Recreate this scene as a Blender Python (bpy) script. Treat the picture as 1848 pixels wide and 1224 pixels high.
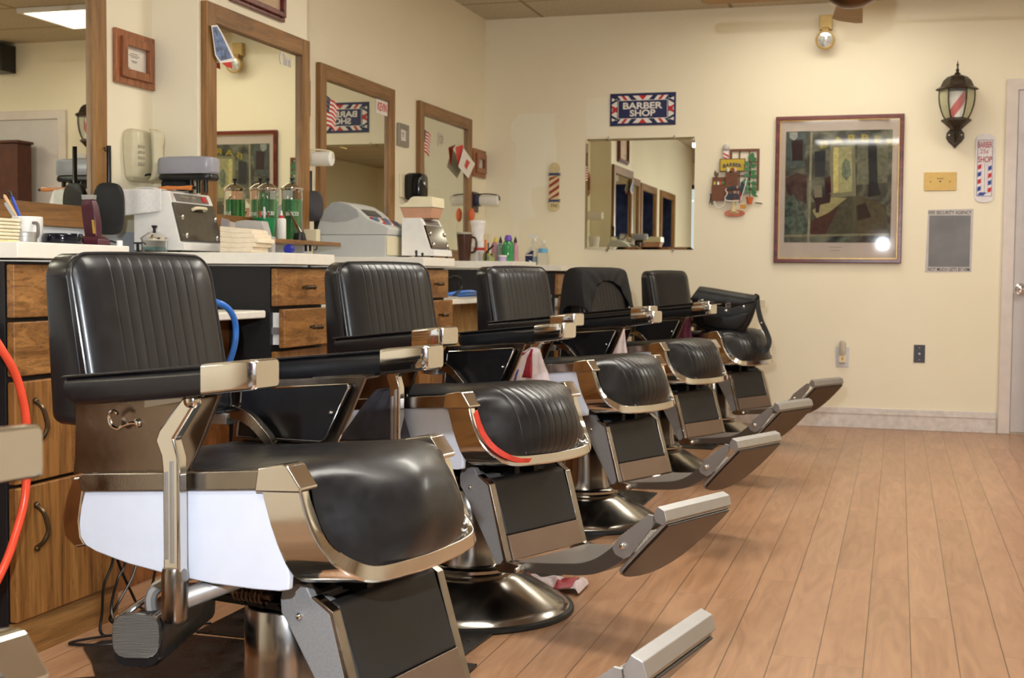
import bpy, bmesh, math, random
from mathutils import Vector, Matrix
random.seed(7)
for o in list(bpy.data.objects): bpy.data.objects.remove(o)
SC = bpy.context.scene
COL = SC.collection
V = Vector
PI = math.pi

# ---------------------------------------------------------------- camera
FPX = 2338.0
CAMZ = 0.92
Yc = V((698.5, 109.0, FPX)).normalized()           # world Y seen by the camera (right, up, forward)
Zc = V((1, -.0089, 0)).cross(Yc).normalized()
if Zc.y < 0: Zc = -Zc
Xc = -(Yc.cross(Zc))
RIGHT = V((Xc.x, Yc.x, Zc.x)); UP = V((Xc.y, Yc.y, Zc.y)); FWD = V((Xc.z, Yc.z, Zc.z))
cam = bpy.data.cameras.new('camera'); camo = bpy.data.objects.new('camera', cam); COL.objects.link(camo)
camo.matrix_world = Matrix(((RIGHT.x, UP.x, -FWD.x, 0), (RIGHT.y, UP.y, -FWD.y, 0), (RIGHT.z, UP.z, -FWD.z, CAMZ), (0, 0, 0, 1)))
cam.sensor_width = 36; cam.lens = 36 * FPX / 1848; cam.clip_start = .05
cam.dof.use_dof = True; cam.dof.focus_distance = 2.9; cam.dof.aperture_fstop = 10.0
SC.camera = camo

def at(px, py, x=None, y=None, z=None):
    """the point of the plane x=, y= or z= seen at a pixel of the 1848 x 1224 photograph"""
    d = RIGHT * (px - 924) + UP * (612 - py) + FWD * FPX
    t = x / d.x if x is not None else y / d.y if y is not None else (z - CAMZ) / d.z
    return V((0, 0, CAMZ)) + d * t

# ---------------------------------------------------------------- world, light, exposure
w = bpy.data.worlds.new('world'); SC.world = w; w.use_nodes = True
w.node_tree.nodes['Background'].inputs[0].default_value = (.75, .85, 1, 1)
w.node_tree.nodes['Background'].inputs[1].default_value = .35
SC.view_settings.view_transform = 'Standard'; SC.view_settings.look = 'None'
SC.view_settings.gamma = 1; SC.view_settings.use_curve_mapping = False
SC.view_settings.exposure = 0.3
fl = bpy.data.lights.new('camera_flash', 'AREA'); fl.shape = 'DISK'; fl.size = .05; fl.energy = 50; fl.color = (.90, .95, 1)
flo = bpy.data.objects.new('camera_flash', fl); COL.objects.link(flo)
flo.location = (-.20, .02, 1.34); flo.rotation_euler = (V((-1.5, 5.0, -.35))).to_track_quat('-Z', 'Y').to_euler()
LAMP_STRENGTH = 17.0
WINDOW_ENERGY = 5

# ---------------------------------------------------------------- materials
MATS = {}
def nt(name):
    m = bpy.data.materials.new(name); m.use_nodes = True
    return m, m.node_tree, m.node_tree.nodes, m.node_tree.links, m.node_tree.nodes['Principled BSDF']
def srgb(r, g, b):
    f = lambda c: (c / 255 / 12.92) if c / 255 <= .04045 else ((c / 255 + .055) / 1.055) ** 2.4
    return (f(r), f(g), f(b), 1)
def mat(name, col, rough=.5, metal=0, var=.06, scale=30, bump=0, bscale=200, coat=0, spec=.5, rvar=0, emit=0, trans=0, ior=1.45, alpha=1):
    if name in MATS: return MATS[name]
    m, t, N, L, b = nt(name)
    c = srgb(*col)
    tc = N.new('ShaderNodeTexCoord'); no = N.new('ShaderNodeTexNoise'); no.inputs['Scale'].default_value = scale; no.inputs['Detail'].default_value = 4
    L.new(tc.outputs['Object'], no.inputs['Vector'])
    rp = N.new('ShaderNodeValToRGB'); L.new(no.outputs['Fac'], rp.inputs[0])
    rp.color_ramp.elements[0].position = .3; rp.color_ramp.elements[1].position = .7
    rp.color_ramp.elements[0].color = (c[0] * (1 - var), c[1] * (1 - var), c[2] * (1 - var), 1)
    rp.color_ramp.elements[1].color = (min(1, c[0] * (1 + var)), min(1, c[1] * (1 + var)), min(1, c[2] * (1 + var)), 1)
    L.new(rp.outputs[0], b.inputs['Base Color'])
    b.inputs['Roughness'].default_value = rough; b.inputs['Metallic'].default_value = metal
    b.inputs['Coat Weight'].default_value = coat; b.inputs['Coat Roughness'].default_value = .15
    b.inputs['Specular IOR Level'].default_value = spec
    b.inputs['IOR'].default_value = ior
    if trans: b.inputs['Transmission Weight'].default_value = trans
    if alpha < 1: b.inputs['Alpha'].default_value = alpha
    if emit:
        b.inputs['Emission Color'].default_value = c; b.inputs['Emission Strength'].default_value = emit
    if rvar:
        mr = N.new('ShaderNodeMapRange'); L.new(no.outputs['Fac'], mr.inputs[0])
        mr.inputs[1].default_value = .3; mr.inputs[2].default_value = .7
        mr.inputs[3].default_value = max(0, rough - rvar); mr.inputs[4].default_value = rough + rvar
        L.new(mr.outputs[0], b.inputs['Roughness'])
    if bump:
        n2 = N.new('ShaderNodeTexNoise'); n2.inputs['Scale'].default_value = bscale; n2.inputs['Detail'].default_value = 3
        L.new(tc.outputs['Object'], n2.inputs['Vector'])
        bp = N.new('ShaderNodeBump'); bp.inputs['Strength'].default_value = bump; bp.inputs['Distance'].default_value = .002
        L.new(n2.outputs['Fac'], bp.inputs['Height']); L.new(bp.outputs[0], b.inputs['Normal'])
    MATS[name] = m
    return m
def wood(name, c1, c2, c3, axis='Z', scale=14, rough=.38, stretch=.07, line=.55):
    if name in MATS: return MATS[name]
    m, t, N, L, b = nt(name)
    tc = N.new('ShaderNodeTexCoord'); mp = N.new('ShaderNodeMapping'); L.new(tc.outputs['Object'], mp.inputs[0])
    s = {'X': (stretch, 1, 1), 'Y': (1, stretch, 1), 'Z': (1, 1, stretch)}[axis]; mp.inputs['Scale'].default_value = s
    no = N.new('ShaderNodeTexNoise'); no.inputs['Scale'].default_value = scale; no.inputs['Detail'].default_value = 8; no.inputs['Roughness'].default_value = .62; no.inputs['Distortion'].default_value = 1.2
    L.new(mp.outputs[0], no.inputs['Vector'])
    rp = N.new('ShaderNodeValToRGB'); e = rp.color_ramp.elements
    e[0].position = .33; e[0].color = srgb(*c1); e[1].position = .66; e[1].color = srgb(*c3)
    x = e.new(.5); x.color = srgb(*c2); L.new(no.outputs['Fac'], rp.inputs[0])
    # fine dark pores / rings
    n2 = N.new('ShaderNodeTexNoise'); n2.inputs['Scale'].default_value = scale * 6; n2.inputs['Detail'].default_value = 5; L.new(mp.outputs[0], n2.inputs['Vector'])
    mu = N.new('ShaderNodeMath'); mu.operation = 'MULTIPLY'; mu.inputs[1].default_value = 9; L.new(no.outputs['Fac'], mu.inputs[0])
    fr = N.new('ShaderNodeMath'); fr.operation = 'FRACT'; L.new(mu.outputs[0], fr.inputs[0])
    r2 = N.new('ShaderNodeValToRGB'); f = r2.color_ramp.elements; f[0].position = .0; f[0].color = (line, line, line, 1); f[1].position = .28; f[1].color = (1, 1, 1, 1)
    L.new(fr.outputs[0], r2.inputs[0])
    r3 = N.new('ShaderNodeValToRGB'); g = r3.color_ramp.elements; g[0].position = .35; g[0].color = (.72, .72, .72, 1); g[1].position = .55; g[1].color = (1, 1, 1, 1)
    L.new(n2.outputs['Fac'], r3.inputs[0])
    m1 = N.new('ShaderNodeMixRGB'); m1.blend_type = 'MULTIPLY'; m1.inputs[0].default_value = 1; L.new(rp.outputs[0], m1.inputs[1]); L.new(r2.outputs[0], m1.inputs[2])
    m2 = N.new('ShaderNodeMixRGB'); m2.blend_type = 'MULTIPLY'; m2.inputs[0].default_value = 1; L.new(m1.outputs[0], m2.inputs[1]); L.new(r3.outputs[0], m2.inputs[2])
    L.new(m2.outputs[0], b.inputs['Base Color']); b.inputs['Roughness'].default_value = rough
    MATS[name] = m
    return m

CHROME = mat('chrome', (222, 220, 216), .09, 1, .03, 12, rvar=.05)
CHROME_WORN = mat('worn chrome', (150, 143, 136), .2, 1, .2, 16, rvar=.1, bump=.05, bscale=300)
STEEL = mat('brushed aluminium', (176, 175, 174), .42, .75, .04, 40, rvar=.03)
CAST = mat('grey hammered paint', (142, 143, 145), .5, .3, .1, 220, bump=.35, bscale=500)
LEATHER = mat('black leatherette', (22, 22, 25), .34, 0, .12, 40, bump=.05, bscale=420, rvar=.05, coat=.15)
BLACK = mat('black plastic', (17, 17, 19), .35, 0, .1)
BLACKROUGH = mat('black laminate', (24, 23, 25), .55, 0, .18, 60)
DARK = mat('dark mechanism metal', (38, 37, 37), .4, .8, .2)
RUBBER = mat('black rubber', (16, 16, 17), .55, 0, .1)
ENAMEL = mat('white enamel', (208, 214, 229), .16, 0, .02, coat=.5)
WHITE = mat('white plastic', (232, 230, 226), .4, 0, .03)
CREAM = mat('cream plastic', (232, 222, 190), .45, 0, .03)
COUNTER = mat('white laminate', (238, 233, 222), .35, 0, .03)
OAK = wood('oak upright grain', (114, 72, 34), (146, 98, 48), (170, 120, 64), 'Z')
OAKY = wood('oak along the wall', (112, 76, 38), (140, 98, 52), (156, 114, 66), 'Y', line=.72)
OAKH = wood('oak drawer grain', (116, 76, 36), (152, 104, 54), (176, 126, 70), 'Y', scale=22, stretch=.2, line=.5)
OAKV = wood('oak frame upright', (112, 76, 36), (142, 100, 52), (160, 118, 66), 'Z', line=.75)
REDOAK = wood('red oak', (130, 74, 40), (158, 96, 56), (176, 112, 70), 'Z', scale=22)
MAHOG = wood('mahogany frame', (74, 24, 20), (104, 38, 32), (122, 50, 42), 'X', scale=20, line=.85, rough=.25)
MIRROR = mat('silvered mirror', (232, 233, 218), .0, 1, .0)
GLASS = mat('clear glass', (255, 255, 255), .02, 0, 0, trans=1, ior=1.45)
PAPER = mat('white paper', (236, 234, 228), .8, 0, .03)
RED = mat('signal red', (196, 44, 42), .5)
NAVY = mat('navy blue', (32, 38, 84), .45)
PWHITE = mat('sign white', (234, 230, 226), .5)
BRASS = mat('brushed brass', (186, 150, 84), .35, .9, .08, 80)
LENS = mat('glowing lamp lens', (255, 250, 238), .5, 0, 0, emit=LAMP_STRENGTH)

def wallmat():
    m, t, N, L, b = nt('cream wall paint')
    tc = N.new('ShaderNodeTexCoord'); no = N.new('ShaderNodeTexNoise'); no.inputs['Scale'].default_value = 1.3; no.inputs['Detail'].default_value = 5
    L.new(tc.outputs['Object'], no.inputs['Vector'])
    rp = N.new('ShaderNodeValToRGB'); e = rp.color_ramp.elements; e[0].position = .3; e[0].color = srgb(236, 227, 201); e[1].position = .7; e[1].color = srgb(242, 234, 211)
    L.new(no.outputs['Fac'], rp.inputs[0]); L.new(rp.outputs[0], b.inputs['Base Color']); b.inputs['Roughness'].default_value = .42
    n2 = N.new('ShaderNodeTexNoise'); n2.inputs['Scale'].default_value = 90; L.new(tc.outputs['Object'], n2.inputs['Vector'])
    bp = N.new('ShaderNodeBump'); bp.inputs['Strength'].default_value = .12; bp.inputs['Distance'].default_value = .002; L.new(n2.outputs['Fac'], bp.inputs['Height']); L.new(bp.outputs[0], b.inputs['Normal'])
    return m
WALL = wallmat()
WALLPATCH = mat('paler cream touch-up paint', (241, 235, 215), .5, 0, .02, 3)
def floormat():
    m, t, N, L, b = nt('laminate plank floor')
    W, LEN = .1087, 1.07
    tc = N.new('ShaderNodeTexCoord'); sp = N.new('ShaderNodeSeparateXYZ'); L.new(tc.outputs['Object'], sp.inputs[0])
    def M(op, a, b_=None, c=None):
        n = N.new('ShaderNodeMath'); n.operation = op
        for i, v in enumerate((a, b_, c)):
            if v is None: continue
            if isinstance(v, (int, float)): n.inputs[i].default_value = v
            else: L.new(v, n.inputs[i])
        return n.outputs[0]
    xs = M('DIVIDE', M('SUBTRACT', sp.outputs['X'], .0485), W)
    ix = M('FLOOR', xs); fx = M('FRACT', xs)
    wn = N.new('ShaderNodeTexWhiteNoise'); wn.noise_dimensions = '1D'; L.new(ix, wn.inputs['W'])
    ys = M('ADD', M('DIVIDE', sp.outputs['Y'], LEN), wn.outputs['Value'])
    iy = M('FLOOR', ys); fy = M('FRACT', ys)
    cb = N.new('ShaderNodeCombineXYZ'); L.new(ix, cb.inputs[0]); L.new(iy, cb.inputs[1])
    w2 = N.new('ShaderNodeTexWhiteNoise'); L.new(cb.outputs[0], w2.inputs['Vector'])
    # grain, shifted per plank
    sc = N.new('ShaderNodeVectorMath'); sc.operation = 'SCALE'; L.new(cb.outputs[0], sc.inputs[0]); sc.inputs['Scale'].default_value = 7.3
    ad = N.new('ShaderNodeVectorMath'); ad.operation = 'ADD'; L.new(tc.outputs['Object'], ad.inputs[0]); L.new(sc.outputs[0], ad.inputs[1])
    mp = N.new('ShaderNodeMapping'); mp.inputs['Scale'].default_value = (1, .12, 1); L.new(ad.outputs[0], mp.inputs[0])
    no = N.new('ShaderNodeTexNoise'); no.inputs['Scale'].default_value = 17; no.inputs['Detail'].default_value = 7; no.inputs['Distortion'].default_value = 2.0; L.new(mp.outputs[0], no.inputs['Vector'])
    rp = N.new('ShaderNodeValToRGB'); e = rp.color_ramp.elements; e[0].position = .28; e[0].color = srgb(156, 118, 88); e[1].position = .72; e[1].color = srgb(186, 146, 114)
    L.new(no.outputs['Fac'], rp.inputs[0])
    rg = N.new('ShaderNodeValToRGB'); g = rg.color_ramp.elements; g[0].position = 0; g[0].color = (.86, .83, .80, 1); g[1].position = 1; g[1].color = (1.0, 1.0, 1.0, 1); x = g.new(.5); x.color = (.97, .92, .88, 1)
    L.new(w2.outputs['Value'], rg.inputs[0])
    m1 = N.new('ShaderNodeMixRGB'); m1.blend_type = 'MULTIPLY'; m1.inputs[0].default_value = 1; L.new(rp.outputs[0], m1.inputs[1]); L.new(rg.outputs[0], m1.inputs[2])
    edge = M('MINIMUM', M('MULTIPLY', M('MINIMUM', fx, M('SUBTRACT', 1, fx)), W), M('MULTIPLY', M('MINIMUM', fy, M('SUBTRACT', 1, fy)), LEN * 2.2))
    sm = N.new('ShaderNodeMapRange'); L.new(edge, sm.inputs[0]); sm.inputs[1].default_value = .0008; sm.inputs[2].default_value = .0019; sm.inputs[3].default_value = .32; sm.inputs[4].default_value = 1
    m2 = N.new('ShaderNodeMixRGB'); m2.blend_type = 'MULTIPLY'; m2.inputs[0].default_value = 1; L.new(m1.outputs[0], m2.inputs[1]); L.new(sm.outputs[0], m2.inputs[2])
    L.new(m2.outputs[0], b.inputs['Base Color']); b.inputs['Roughness'].default_value = .3
    b.inputs['Specular IOR Level'].default_value = .45
    bp = N.new('ShaderNodeBump'); bp.inputs['Strength'].default_value = .15; bp.inputs['Distance'].default_value = .001; L.new(sm.outputs[0], bp.inputs['Height']); L.new(bp.outputs[0], b.inputs['Normal'])
    return m
FLOOR = floormat()
def ceilmat():
    m, t, N, L, b = nt('ceiling tiles')
    tc = N.new('ShaderNodeTexCoord'); sp = N.new('ShaderNodeSeparateXYZ'); L.new(tc.outputs['Object'], sp.inputs[0])
    def M(op, a, b_=None):
        n = N.new('ShaderNodeMath'); n.operation = op
        for i, v in enumerate((a, b_)):
            if v is None: continue
            if isinstance(v, (int, float)): n.inputs[i].default_value = v
            else: L.new(v, n.inputs[i])
        return n.outputs[0]
    fx = M('FRACT', M('DIVIDE', M('ADD', sp.outputs['X'], 2.26 + 12.2), 1.22)); fy = M('FRACT', M('DIVIDE', M('SUBTRACT', sp.outputs['Y'], 7.73 - 12.2), .61))
    ex = M('MULTIPLY', M('MINIMUM', fx, M('SUBTRACT', 1, fx)), 1.22); ey = M('MULTIPLY', M('MINIMUM', fy, M('SUBTRACT', 1, fy)), .61)
    lt = M('LESS_THAN', M('MINIMUM', ex, ey), .012)
    no = N.new('ShaderNodeTexNoise'); no.inputs['Scale'].default_value = 60; no.inputs['Detail'].default_value = 5; L.new(tc.outputs['Object'], no.inputs['Vector'])
    rp = N.new('ShaderNodeValToRGB'); e = rp.color_ramp.elements; e[0].position = .3; e[0].color = srgb(184, 172, 150); e[1].position = .7; e[1].color = srgb(204, 194, 172); L.new(no.outputs['Fac'], rp.inputs[0])
    mx = N.new('ShaderNodeMixRGB'); L.new(lt, mx.inputs[0]); L.new(rp.outputs[0], mx.inputs[1]); mx.inputs[2].default_value = srgb(150, 136, 110)
    L.new(mx.outputs[0], b.inputs['Base Color']); b.inputs['Roughness'].default_value = .9
    return m
CEIL = ceilmat()

# ---------------------------------------------------------------- mesh builder
MW = {}
class MB:
    def __init__(s, M=None): s.bm = bmesh.new(); s.M = M; s.mi = 0
    def _f(s, vs):
        try:
            f = s.bm.faces.new(vs); f.material_index = s.mi; return f
        except ValueError: return None
    def v(s, p): return s.bm.verts.new(p)
    def box(s, c, d, R=None):
        c = V(c); h = V(d) / 2; vs = []
        for x in (-1, 1):
            for y in (-1, 1):
                for z in (-1, 1):
                    p = V((x * h.x, y * h.y, z * h.z))
                    vs.append(s.v(c + (R @ p if R else p)))
        for q in ((0, 1, 3, 2), (4, 6, 7, 5), (0, 4, 5, 1), (2, 3, 7, 6), (0, 2, 6, 4), (1, 5, 7, 3)): s._f([vs[i] for i in q])
        return s
    def mm(s, a, b):
        a, b = V(a), V(b); return s.box((a + b) / 2, (abs(b.x - a.x), abs(b.y - a.y), abs(b.z - a.z)))
    def ext(s, pts, e):
        e = V(e); a = [s.v(p) for p in pts]; b = [s.v(V(p) + e) for p in pts]; n = len(pts)
        s._f(a[::-1]); s._f(b)
        for i in range(n): s._f([a[i], a[(i + 1) % n], b[(i + 1) % n], b[i]])
        return s
    def pu(s, pts, v0, v1):            # polygon in the (x, z) plane between y = v0 and v1
        return s.ext([(p[0], v0, p[1]) for p in pts], (0, v1 - v0, 0))
    def loft(s, rings, cap=True, closed=False):
        R = [[s.v(p) for p in r] for r in rings]; n = len(R[0]); k = len(R)
        for i in range(k if closed else k - 1):
            a, b = R[i], R[(i + 1) % k]
            for j in range(n): s._f([a[j], a[(j + 1) % n], b[(j + 1) % n], b[j]])
        if cap and not closed: s._f(R[0][::-1]); s._f(R[-1])
        return s
    def sheet(s, rows):
        R = [[s.v(p) for p in r] for r in rows]
        for i in range(len(R) - 1):
            for j in range(len(R[0]) - 1): s._f([R[i][j], R[i][j + 1], R[i + 1][j + 1], R[i + 1][j]])
        return s
    def lathe(s, prof, c=(0, 0, 0), ax='z', n=40, sc=(1, 1)):
        c = V(c); rings = []
        for r, h in prof:
            ring = []
            for i in range(n):
                a = 2 * PI * i / n; x, y = r * math.cos(a) * sc[0], r * math.sin(a) * sc[1]
                p = (x, y, h) if ax == 'z' else (h, x, y) if ax == 'x' else (x, h, y)
                ring.append(c + V(p))
            rings.append(ring)
        return s.loft(rings)
    def cyl(s, a, b, r, r2=None, n=20):
        a, b = V(a), V(b); d = (b - a).normalized(); u = d.orthogonal().normalized(); w_ = d.cross(u)
        r2 = r if r2 is None else r2
        return s.loft([[p + (u * math.cos(2 * PI * i / n) + w_ * math.sin(2 * PI * i / n)) * q for i in range(n)] for p, q in ((a, r), (b, r2))])
    def tube(s, pts, r, n=10, smooth=True):
        P = [V(p) for p in pts]
        if smooth and len(P) > 2: P = spline(P, 6)
        rings = []; u = None
        for i, p in enumerate(P):
            d = (P[min(i + 1, len(P) - 1)] - P[max(i - 1, 0)]).normalized()
            if u is None: u = d.orthogonal().normalized()
            u = (u - d * u.dot(d)).normalized(); w_ = d.cross(u)
            rings.append([p + (u * math.cos(2 * PI * k / n) + w_ * math.sin(2 * PI * k / n)) * r for k in range(n)])
        return s.loft(rings)
    def sph(s, c, r, sc=(1, 1, 1), n=16):
        c = V(c); rings = []
        for i in range(n // 2 + 1):
            t = PI * i / (n // 2); t = min(max(t, .02), PI - .02)
            rings.append([c + V((r * sc[0] * math.sin(t) * math.cos(2 * PI * k / n), r * sc[1] * math.sin(t) * math.sin(2 * PI * k / n), -r * sc[2] * math.cos(t))) for k in range(n)])
        return s.loft(rings)
    def text(s, txt, h, M, ext=.0008, width=None, sx=1, bold=0, arc=0):
        cu = bpy.data.curves.new('t', 'FONT'); cu.body = txt; cu.size = 1; cu.extrude = 0; cu.offset = bold; cu.align_x = 'CENTER'; cu.align_y = 'CENTER'
        ob = bpy.data.objects.new('t', cu); COL.objects.link(ob); bpy.context.view_layer.update()
        me = bpy.data.meshes.new_from_object(ob.evaluated_get(bpy.context.evaluated_depsgraph_get()))
        xs = [v.co.x for v in me.vertices]; ys = [v.co.y for v in me.vertices]
        if xs:
            cx, cy = (max(xs) + min(xs)) / 2, (max(ys) + min(ys)) / 2; k = h / (max(ys) - min(ys)); kx = (width / (max(xs) - min(xs))) if width else k * sx
            t = bmesh.new(); t.from_mesh(me)
            r = bmesh.ops.extrude_face_region(t, geom=t.faces[:])
            for g in r['geom']:
                if isinstance(g, bmesh.types.BMVert): g.co.z += 1
            hw = (max(xs) - min(xs)) / 2
            for v in t.verts:
                x = (v.co.x - cx); v.co = M @ V((x * kx, (v.co.y - cy) * k - arc * (x / hw) ** 2, v.co.z * ext))
            mp = {v: s.v(v.co) for v in t.verts}
            for f in t.faces: s._f([mp[v] for v in f.verts])
            t.free()
        bpy.data.objects.remove(ob); bpy.data.curves.remove(cu); bpy.data.meshes.remove(me)
        return s
    def build(s, name, mats, parent=None, origin=None, bevel=0, sub=0, solid=0, smooth=40, seg=2, **tags):
        bm = s.bm
        if s.M is not None: bmesh.ops.transform(bm, matrix=s.M, verts=bm.verts)
        if not isinstance(mats, (list, tuple)): mats = [mats]
        bmesh.ops.recalc_face_normals(bm, faces=bm.faces)
        if parent is not None: M = MW[parent.name]
        else:
            if origin is None:
                lo = V([min(v.co[i] for v in bm.verts) for i in range(3)]); hi = V([max(v.co[i] for v in bm.verts) for i in range(3)])
                origin = V(((lo.x + hi.x) / 2, (lo.y + hi.y) / 2, lo.z))
            M = Matrix.Translation(V(origin))
        bmesh.ops.transform(bm, matrix=M.inverted(), verts=bm.verts)
        me = bpy.data.meshes.new(name); bm.to_mesh(me); bm.free()
        for m in mats: me.materials.append(m)
        me.shade_smooth()
        if smooth < 180: me.set_sharp_from_angle(angle=math.radians(smooth))
        o = bpy.data.objects.new(name, me); COL.objects.link(o)
        if parent is not None: o.parent = parent
        else: o.matrix_world = M
        MW[o.name] = M
        if solid:
            d = o.modifiers.new('solid', 'SOLIDIFY'); d.thickness = solid; d.offset = 0
        if bevel:
            d = o.modifiers.new('bevel', 'BEVEL'); d.width = bevel; d.segments = seg; d.limit_method = 'ANGLE'; d.angle_limit = math.radians(35); d.harden_normals = True
        if sub:
            d = o.modifiers.new('sub', 'SUBSURF'); d.levels = sub; d.render_levels = sub
        for k, v in tags.items(): o[k] = v
        return o
def spline(P, n):
    P = [V(p) for p in P]; out = []
    for i in range(len(P) - 1):
        a = P[max(i - 1, 0)]; b = P[i]; c = P[i + 1]; d = P[min(i + 2, len(P) - 1)]
        for k in range(n):
            t = k / n
            out.append(.5 * ((2 * b) + (c - a) * t + (2 * a - 5 * b + 4 * c - d) * t * t + (3 * b - a - 3 * c + d) * t ** 3))
    out.append(P[-1]); return out
def thing(name, label, cat, loc=(0, 0, 0), rz=0, group=None):
    o = bpy.data.objects.new(name, None); o.empty_display_size = .05; COL.objects.link(o)
    o.location = loc; o.rotation_euler = (0, 0, rz); o['label'] = label; o['category'] = cat
    if group: o['group'] = group
    MW[o.name] = Matrix.Translation(V(loc)) @ Matrix.Rotation(rz, 4, 'Z')
    return o
def T(label, cat, group=None):
    d = dict(label=label, category=cat)
    if group: d['group'] = group
    return d
def copy_tree(o, parent=None):
    c = o.copy(); COL.objects.link(c)
    if parent is not None: c.parent = parent
    for ch in [x for x in bpy.data.objects if x.parent == o and x != c]: copy_tree(ch, c)
    return c
BW = Matrix.Rotation(PI / 2, 4, 'X')                     # text frame on the back wall (faces -Y)
LW = Matrix.Rotation(PI / 2, 4, 'Z') @ Matrix.Rotation(PI / 2, 4, 'X')   # text frame on the left wall (faces +X)
def TR(p, R): return Matrix.Translation(V(p)) @ R
ST = dict(kind='structure')
D = 8.225; XW = -2.65; XCOL = -2.465; H = 2.60; XR = 2.7; YF = -2.8

# ---------------------------------------------------------------- room shell
MB().mm((XW - .1, YF - .1, -.1), (XR + .1, D + .1, 0)).build('floor', FLOOR, origin=(0, 0, 0), **ST)
MB().mm((XW - .1, YF - .1, H), (XR + .1, D + .1, H + .08)).build('ceiling', CEIL, origin=(0, 0, 0), **ST)
MB().mm((XW - .1, YF, 0), (XW, D, H)).mm((XW, 4.23, 0), (XCOL, 5.14, H)).build('wall_left', WALL, origin=(0, 0, 0), **ST)
MB().mm((XW, D, 0), (XR, D + .1, H)).build('wall_back', WALL, origin=(0, 0, 0), **ST)
MB().mm((XR, YF, 0), (XR + .1, D, H)).build('wall_right', WALL, origin=(0, 0, 0), **ST)
# front wall with the shop window behind the camera
MB().mm((XW, YF - .1, 0), (XR, YF, .5)).mm((XW, YF - .1, 2.25), (XR, YF, H)).mm((XW, YF - .1, .5), (-.2, YF, 2.25)).mm((1.9, YF - .1, .5), (XR, YF, 2.25)).build('wall_front', WALL, origin=(0, 0, 0), **ST)
wf = MB()
for x in (-.2, .85, 1.9): wf.mm((x - .03, YF - .08, .5), (x + .03, YF + .01, 2.25))
for z in (.5, 2.25): wf.mm((-.23, YF - .08, z - .03), (1.93, YF + .01, z + .03))
wo = wf.build('window_1', mat('dark bronze window frame', (60, 52, 44), .4, .6), origin=(0, YF, .5), **ST)
MB().mm((-.2, YF - .05, .5), (1.9, YF - .045, 2.25)).build('pane', GLASS, wo)
wl = bpy.data.lights.new('daylight', 'AREA'); wl.shape = 'RECTANGLE'; wl.size = 2.1; wl.size_y = 1.75; wl.energy = WINDOW_ENERGY; wl.color = (.88, .94, 1)
wlo = bpy.data.objects.new('daylight', wl); COL.objects.link(wlo); wlo.location = (.85, YF - .12, 1.38); wlo.rotation_euler = (-PI / 2, 0, 0)
wlo.rotation_euler = V((0, 1, 0)).to_track_quat('-Z', 'Y').to_euler()
for i, (x, c, l) in enumerate(((-2.2, (34, 48, 96), 'dark blue banner hanging on the front wall behind the camera, left one'), (-1.35, (40, 56, 110), 'dark blue banner hanging on the front wall behind the camera, middle one'), (-.62, (196, 104, 60), 'orange banner hanging on the front wall behind the camera'))):
    m = MB(); rows = [[(x + .7 * j / 24, YF + .012 + .008 * math.sin(j * 1.3), z) for j in range(25)] for z in (.55, 1.1, 1.7, 2.3)]
    m.sheet(rows).build('banner', mat('banner cloth %d' % i, c, .8, 0, .5, 9), solid=.003, **T(l, 'banner', 'banners on the front wall'))
# baseboard: tall scuffed board with a cap moulding
SCUFF = mat('scuffed white paint', (216, 208, 204), .45, 0, .12, 25)
CASING = mat('glossy off-white trim paint', (222, 212, 206), .25, 0, .05, 12)
b = MB().mm((-1.95, D - .018, 0), (.575, D, .092)).mm((-1.95, D - .022, .086), (.575, D, .104)).mm((-1.95, D - .012, .104), (.575, D, .125))
b.build('baseboard_back', SCUFF, bevel=.003, **ST)
# door in the back wall and its casing
MB().ext([(.583, D - .022, 0), (.583, D - .022, 2.10), (1.56, D - .022, 2.10), (1.56, D - .022, 0), (1.495, D - .022, 0), (1.495, D - .022, 2.035), (.65, D - .022, 2.035), (.65, D - .022, 0)], (0, .022, 0)).build('trim_1', CASING, bevel=.004, **ST)
dr = thing('door_1', '', ''); del dr['label'], dr['category']; dr['kind'] = 'structure'
dr.location = (1.07, D - .01, 0); MW[dr.name] = Matrix.Translation((1.07, D - .01, 0))
MB().mm((.652, D - .012, .012), (1.494, D, 2.033)).build('door_leaf', mat('white door paint', (208, 202, 202), .4, 0, .04, 8), dr, bevel=.002)
MB().lathe([(.001, 0), (.031, 0), (.033, -.006), (.012, -.01), (.010, -.03), (.024, -.04), (.027, -.05), (.022, -.062), (.004, -.066)], (.692, D - .012, .865), 'y', 24).build('door_knob', CHROME, dr)
# touch-up patches of paler paint on the back wall
def patch(pts): return [at(px, py, y=D - .0012) for px, py in pts]
pm = MB()
for pts in ([(922, 224), (936, 206), (1002, 204), (1000, 236), (1004, 262), (1003, 330), (960, 340), (958, 360), (968, 392), (938, 398), (932, 470), (925, 470), (928, 390), (921, 388), (919, 324), (930, 320), (932, 262), (922, 250)],
            [(1058, 180), (1183, 160), (1183, 212), (1098, 228), (1096, 246), (1058, 246)]):
    pm.ext(patch(pts), (0, .001, 0))
po = pm.build('trim_2', WALLPATCH, **ST)
# left-wall backsplash strip below the mirrors
SPLASH = mat('pale blue-grey backsplash', (200, 206, 214), .35, 0, .03)
bs = MB().mm((XW, 1.2, .80), (XW + .006, 4.23, 1.062)).mm((XCOL, 4.23, .80), (XCOL + .006, 5.14, 1.04)).mm((XW, 5.14, .80), (XW + .006, D, .996))
bs.build('trim_3', SPLASH, **ST)

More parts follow.
